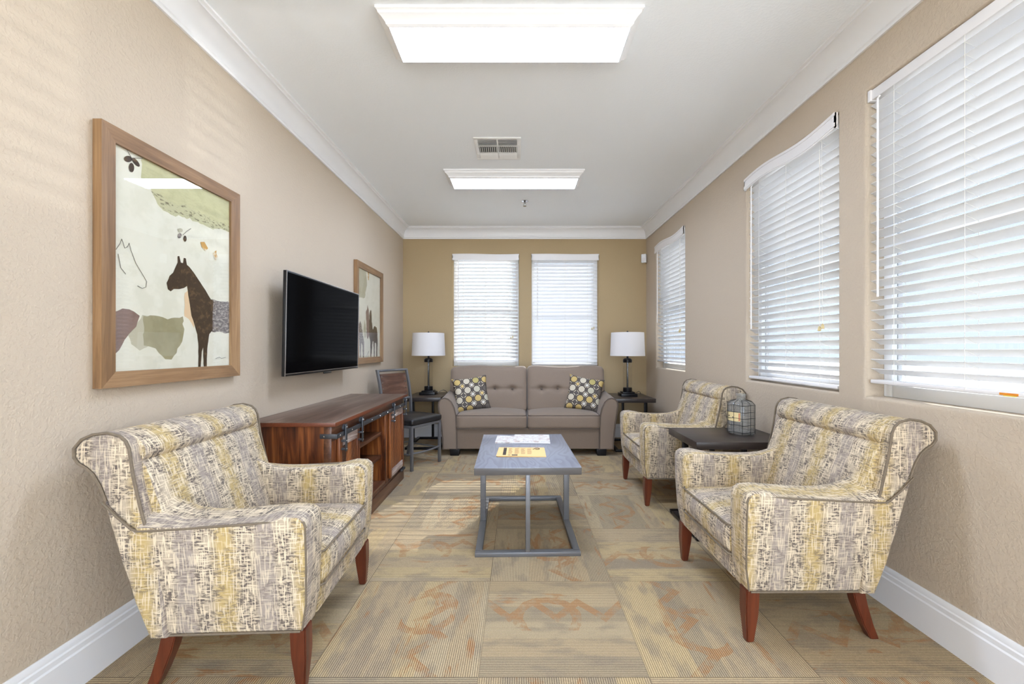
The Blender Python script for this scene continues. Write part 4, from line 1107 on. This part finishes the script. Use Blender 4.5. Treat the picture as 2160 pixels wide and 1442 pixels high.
for k in range(11):
    a = R(-35)+R(75)*k/10; rows.append([bm.verts.new((rl*math.cos(a), rl*math.sin(a), z)) for z in (.092, .150)])
for A_, B_ in zip(rows, rows[1:]): bm.faces.new((A_[0], B_[0], B_[1], A_[1]))
rl = .0819
for a0, a1, z0, z1, m_ in ((-28, 30, .096, .101, 1), (-20, -12, .120, .128, 2), (4, 9, .112, .122, 2), (-30, -10, .106, .109, 2), (32, 38, .096, .146, 1)):
    q = [bm.verts.new((rl*math.cos(R(a)), rl*math.sin(R(a)), z)) for a, z in ((a0, z0), (a1, z0), (a1, z1), (a0, z1))]; bm.faces.new(q).material_index = m_
M['label'] = plain('label_paper', c(222, 202, 150), 0.7); M['label_red'] = plain('label_red', c(196, 120, 90), 0.7)
obj('paper_label', bm, ['label', 'label_red', 'inkdark'], root, label='cream paper label')

# ================================================================ outdoors
bm = B(); box(bm, (-30, -25, -.35), (45, 45, -.25)); o = struct('ground', bm, 'pavement')
root = thing('neighbouring_building', 'pale stucco building seen through the gaps of the nearest right-hand blind', 'building', (17.0, 2.0, -.25), 0)
bm = B(); box(bm, (0, -9, 0), (.3, 9, 3.0)); obj('wall', bm, 'stucco', root)
bm = B(); prism(bm, [(-.3, 3.0), (-.3, 3.12), (.3, 3.3), (.3, 3.0)], 'y', -9.3, 9.3); obj('roof', bm, 'roof_tile', root)
for k in range(7):
    bm = B(); box(bm, (-.25, -8+k*2.6, 0), (-.0, -7.6+k*2.6, 3.0)); obj('column', bm, 'stucco', root)

# ================================================================ light
SKY, SKY_FILL = 5.0, 8.0
W = D.worlds.new('sky'); SC.world = W; W.use_nodes = True; nt = W.node_tree; nt.nodes.clear()
bgn = nt.nodes.new('ShaderNodeBackground'); bgn.inputs[0].default_value = (0.82, 0.92, 1.06, 1); bgn.inputs[1].default_value = 5.0
# sky brightened behind the camera as added fill light
tc = nt.nodes.new('ShaderNodeTexCoord'); sx = nt.nodes.new('ShaderNodeSeparateXYZ'); nt.links.new(tc.outputs['Generated'], sx.inputs[0])
mr = nt.nodes.new('ShaderNodeMapRange'); mr.interpolation_type = 'SMOOTHSTEP'; nt.links.new(sx.outputs[1], mr.inputs[0])
mr.inputs[1].default_value = -0.15; mr.inputs[2].default_value = -0.75; mr.inputs[3].default_value = SKY; mr.inputs[4].default_value = SKY_FILL
nt.links.new(mr.outputs[0], bgn.inputs[1])
wo = nt.nodes.new('ShaderNodeOutputWorld'); nt.links.new(bgn.outputs[0], wo.inputs[0])
for (w, loc, rz) in WIN+WIN_ADDED:
    l = D.lights.new('window_daylight', 'AREA'); l.shape = 'RECTANGLE'; l.size = w; l.size_y = ZT-ZB; l.cycles.is_portal = True
    o = D.objects.new('window_daylight', l); COL.objects.link(o)
    out = Matrix.Rotation(rz, 4, 'Z') @ Vector((0, .139, (ZT-ZB)/2)); o.location = Vector(loc)+out
    o.rotation_euler = Euler((R(-90), 0, rz)) if False else (Matrix.Rotation(rz, 4, 'Z') @ Matrix.Rotation(R(-90), 4, 'X')).to_euler()
l = D.lights.new('added_door_daylight', 'AREA'); l.shape = 'RECTANGLE'; l.size = 2.65; l.size_y = 2.32; l.cycles.is_portal = True  # sky portal for the added door
o = D.objects.new('added_door_daylight', l); COL.objects.link(o); o.location = (.075, YF-.142, 1.26); o.rotation_euler = (R(90), 0, 0)
s = D.lights.new('sun', 'SUN'); s.energy = 36.0; s.angle = R(0.53); s.color = (1.0, 0.95, 0.87)
so = D.objects.new('sun', s); COL.objects.link(so); so.location = (5, 12, 9)
so.rotation_euler = Vector((-.42, -.90, -.66)).to_track_quat('-Z', 'Y').to_euler()

# added spotlight standing in for sun glint up through the nearest blind
gl = D.lights.new('glint_stand_in', 'SPOT'); gl.energy = 2600; gl.spot_size = R(19); gl.spot_blend = 0.25; gl.shadow_soft_size = 0.03; gl.color = (1, .98, .92)
go = D.objects.new('glint_stand_in', gl); COL.objects.link(go); go.location = (7.0, 2.75, .02)
go.rotation_euler = (Vector((1.672, 1.62, 1.35))-Vector(go.location)).to_track_quat('-Z', 'Y').to_euler()

# ================================================================ camera
F = 875.0
cam = D.cameras.new('camera'); co = D.objects.new('camera', cam); COL.objects.link(co); SC.camera = co
cam.sensor_width = 36; cam.sensor_fit = 'HORIZONTAL'; cam.lens = F/2160*36
cam.shift_x = -15/2160; cam.shift_y = 14/2160; cam.clip_start = .05
co.location = (0, 0, EYE); co.rotation_euler = (R(90), 0, 0)

vs = SC.view_settings; SC.display_settings.display_device = 'sRGB'
vs.view_transform = 'Standard'; vs.look = 'None'; vs.exposure = 0.52; vs.gamma = 1.0; vs.use_curve_mapping = False
cy = SC.cycles; cy.use_denoising = True; cy.max_bounces = 10; cy.diffuse_bounces = 6; cy.transparent_max_bounces = 12
cy.caustics_reflective = False; cy.caustics_refractive = False; cy.sample_clamp_indirect = 6
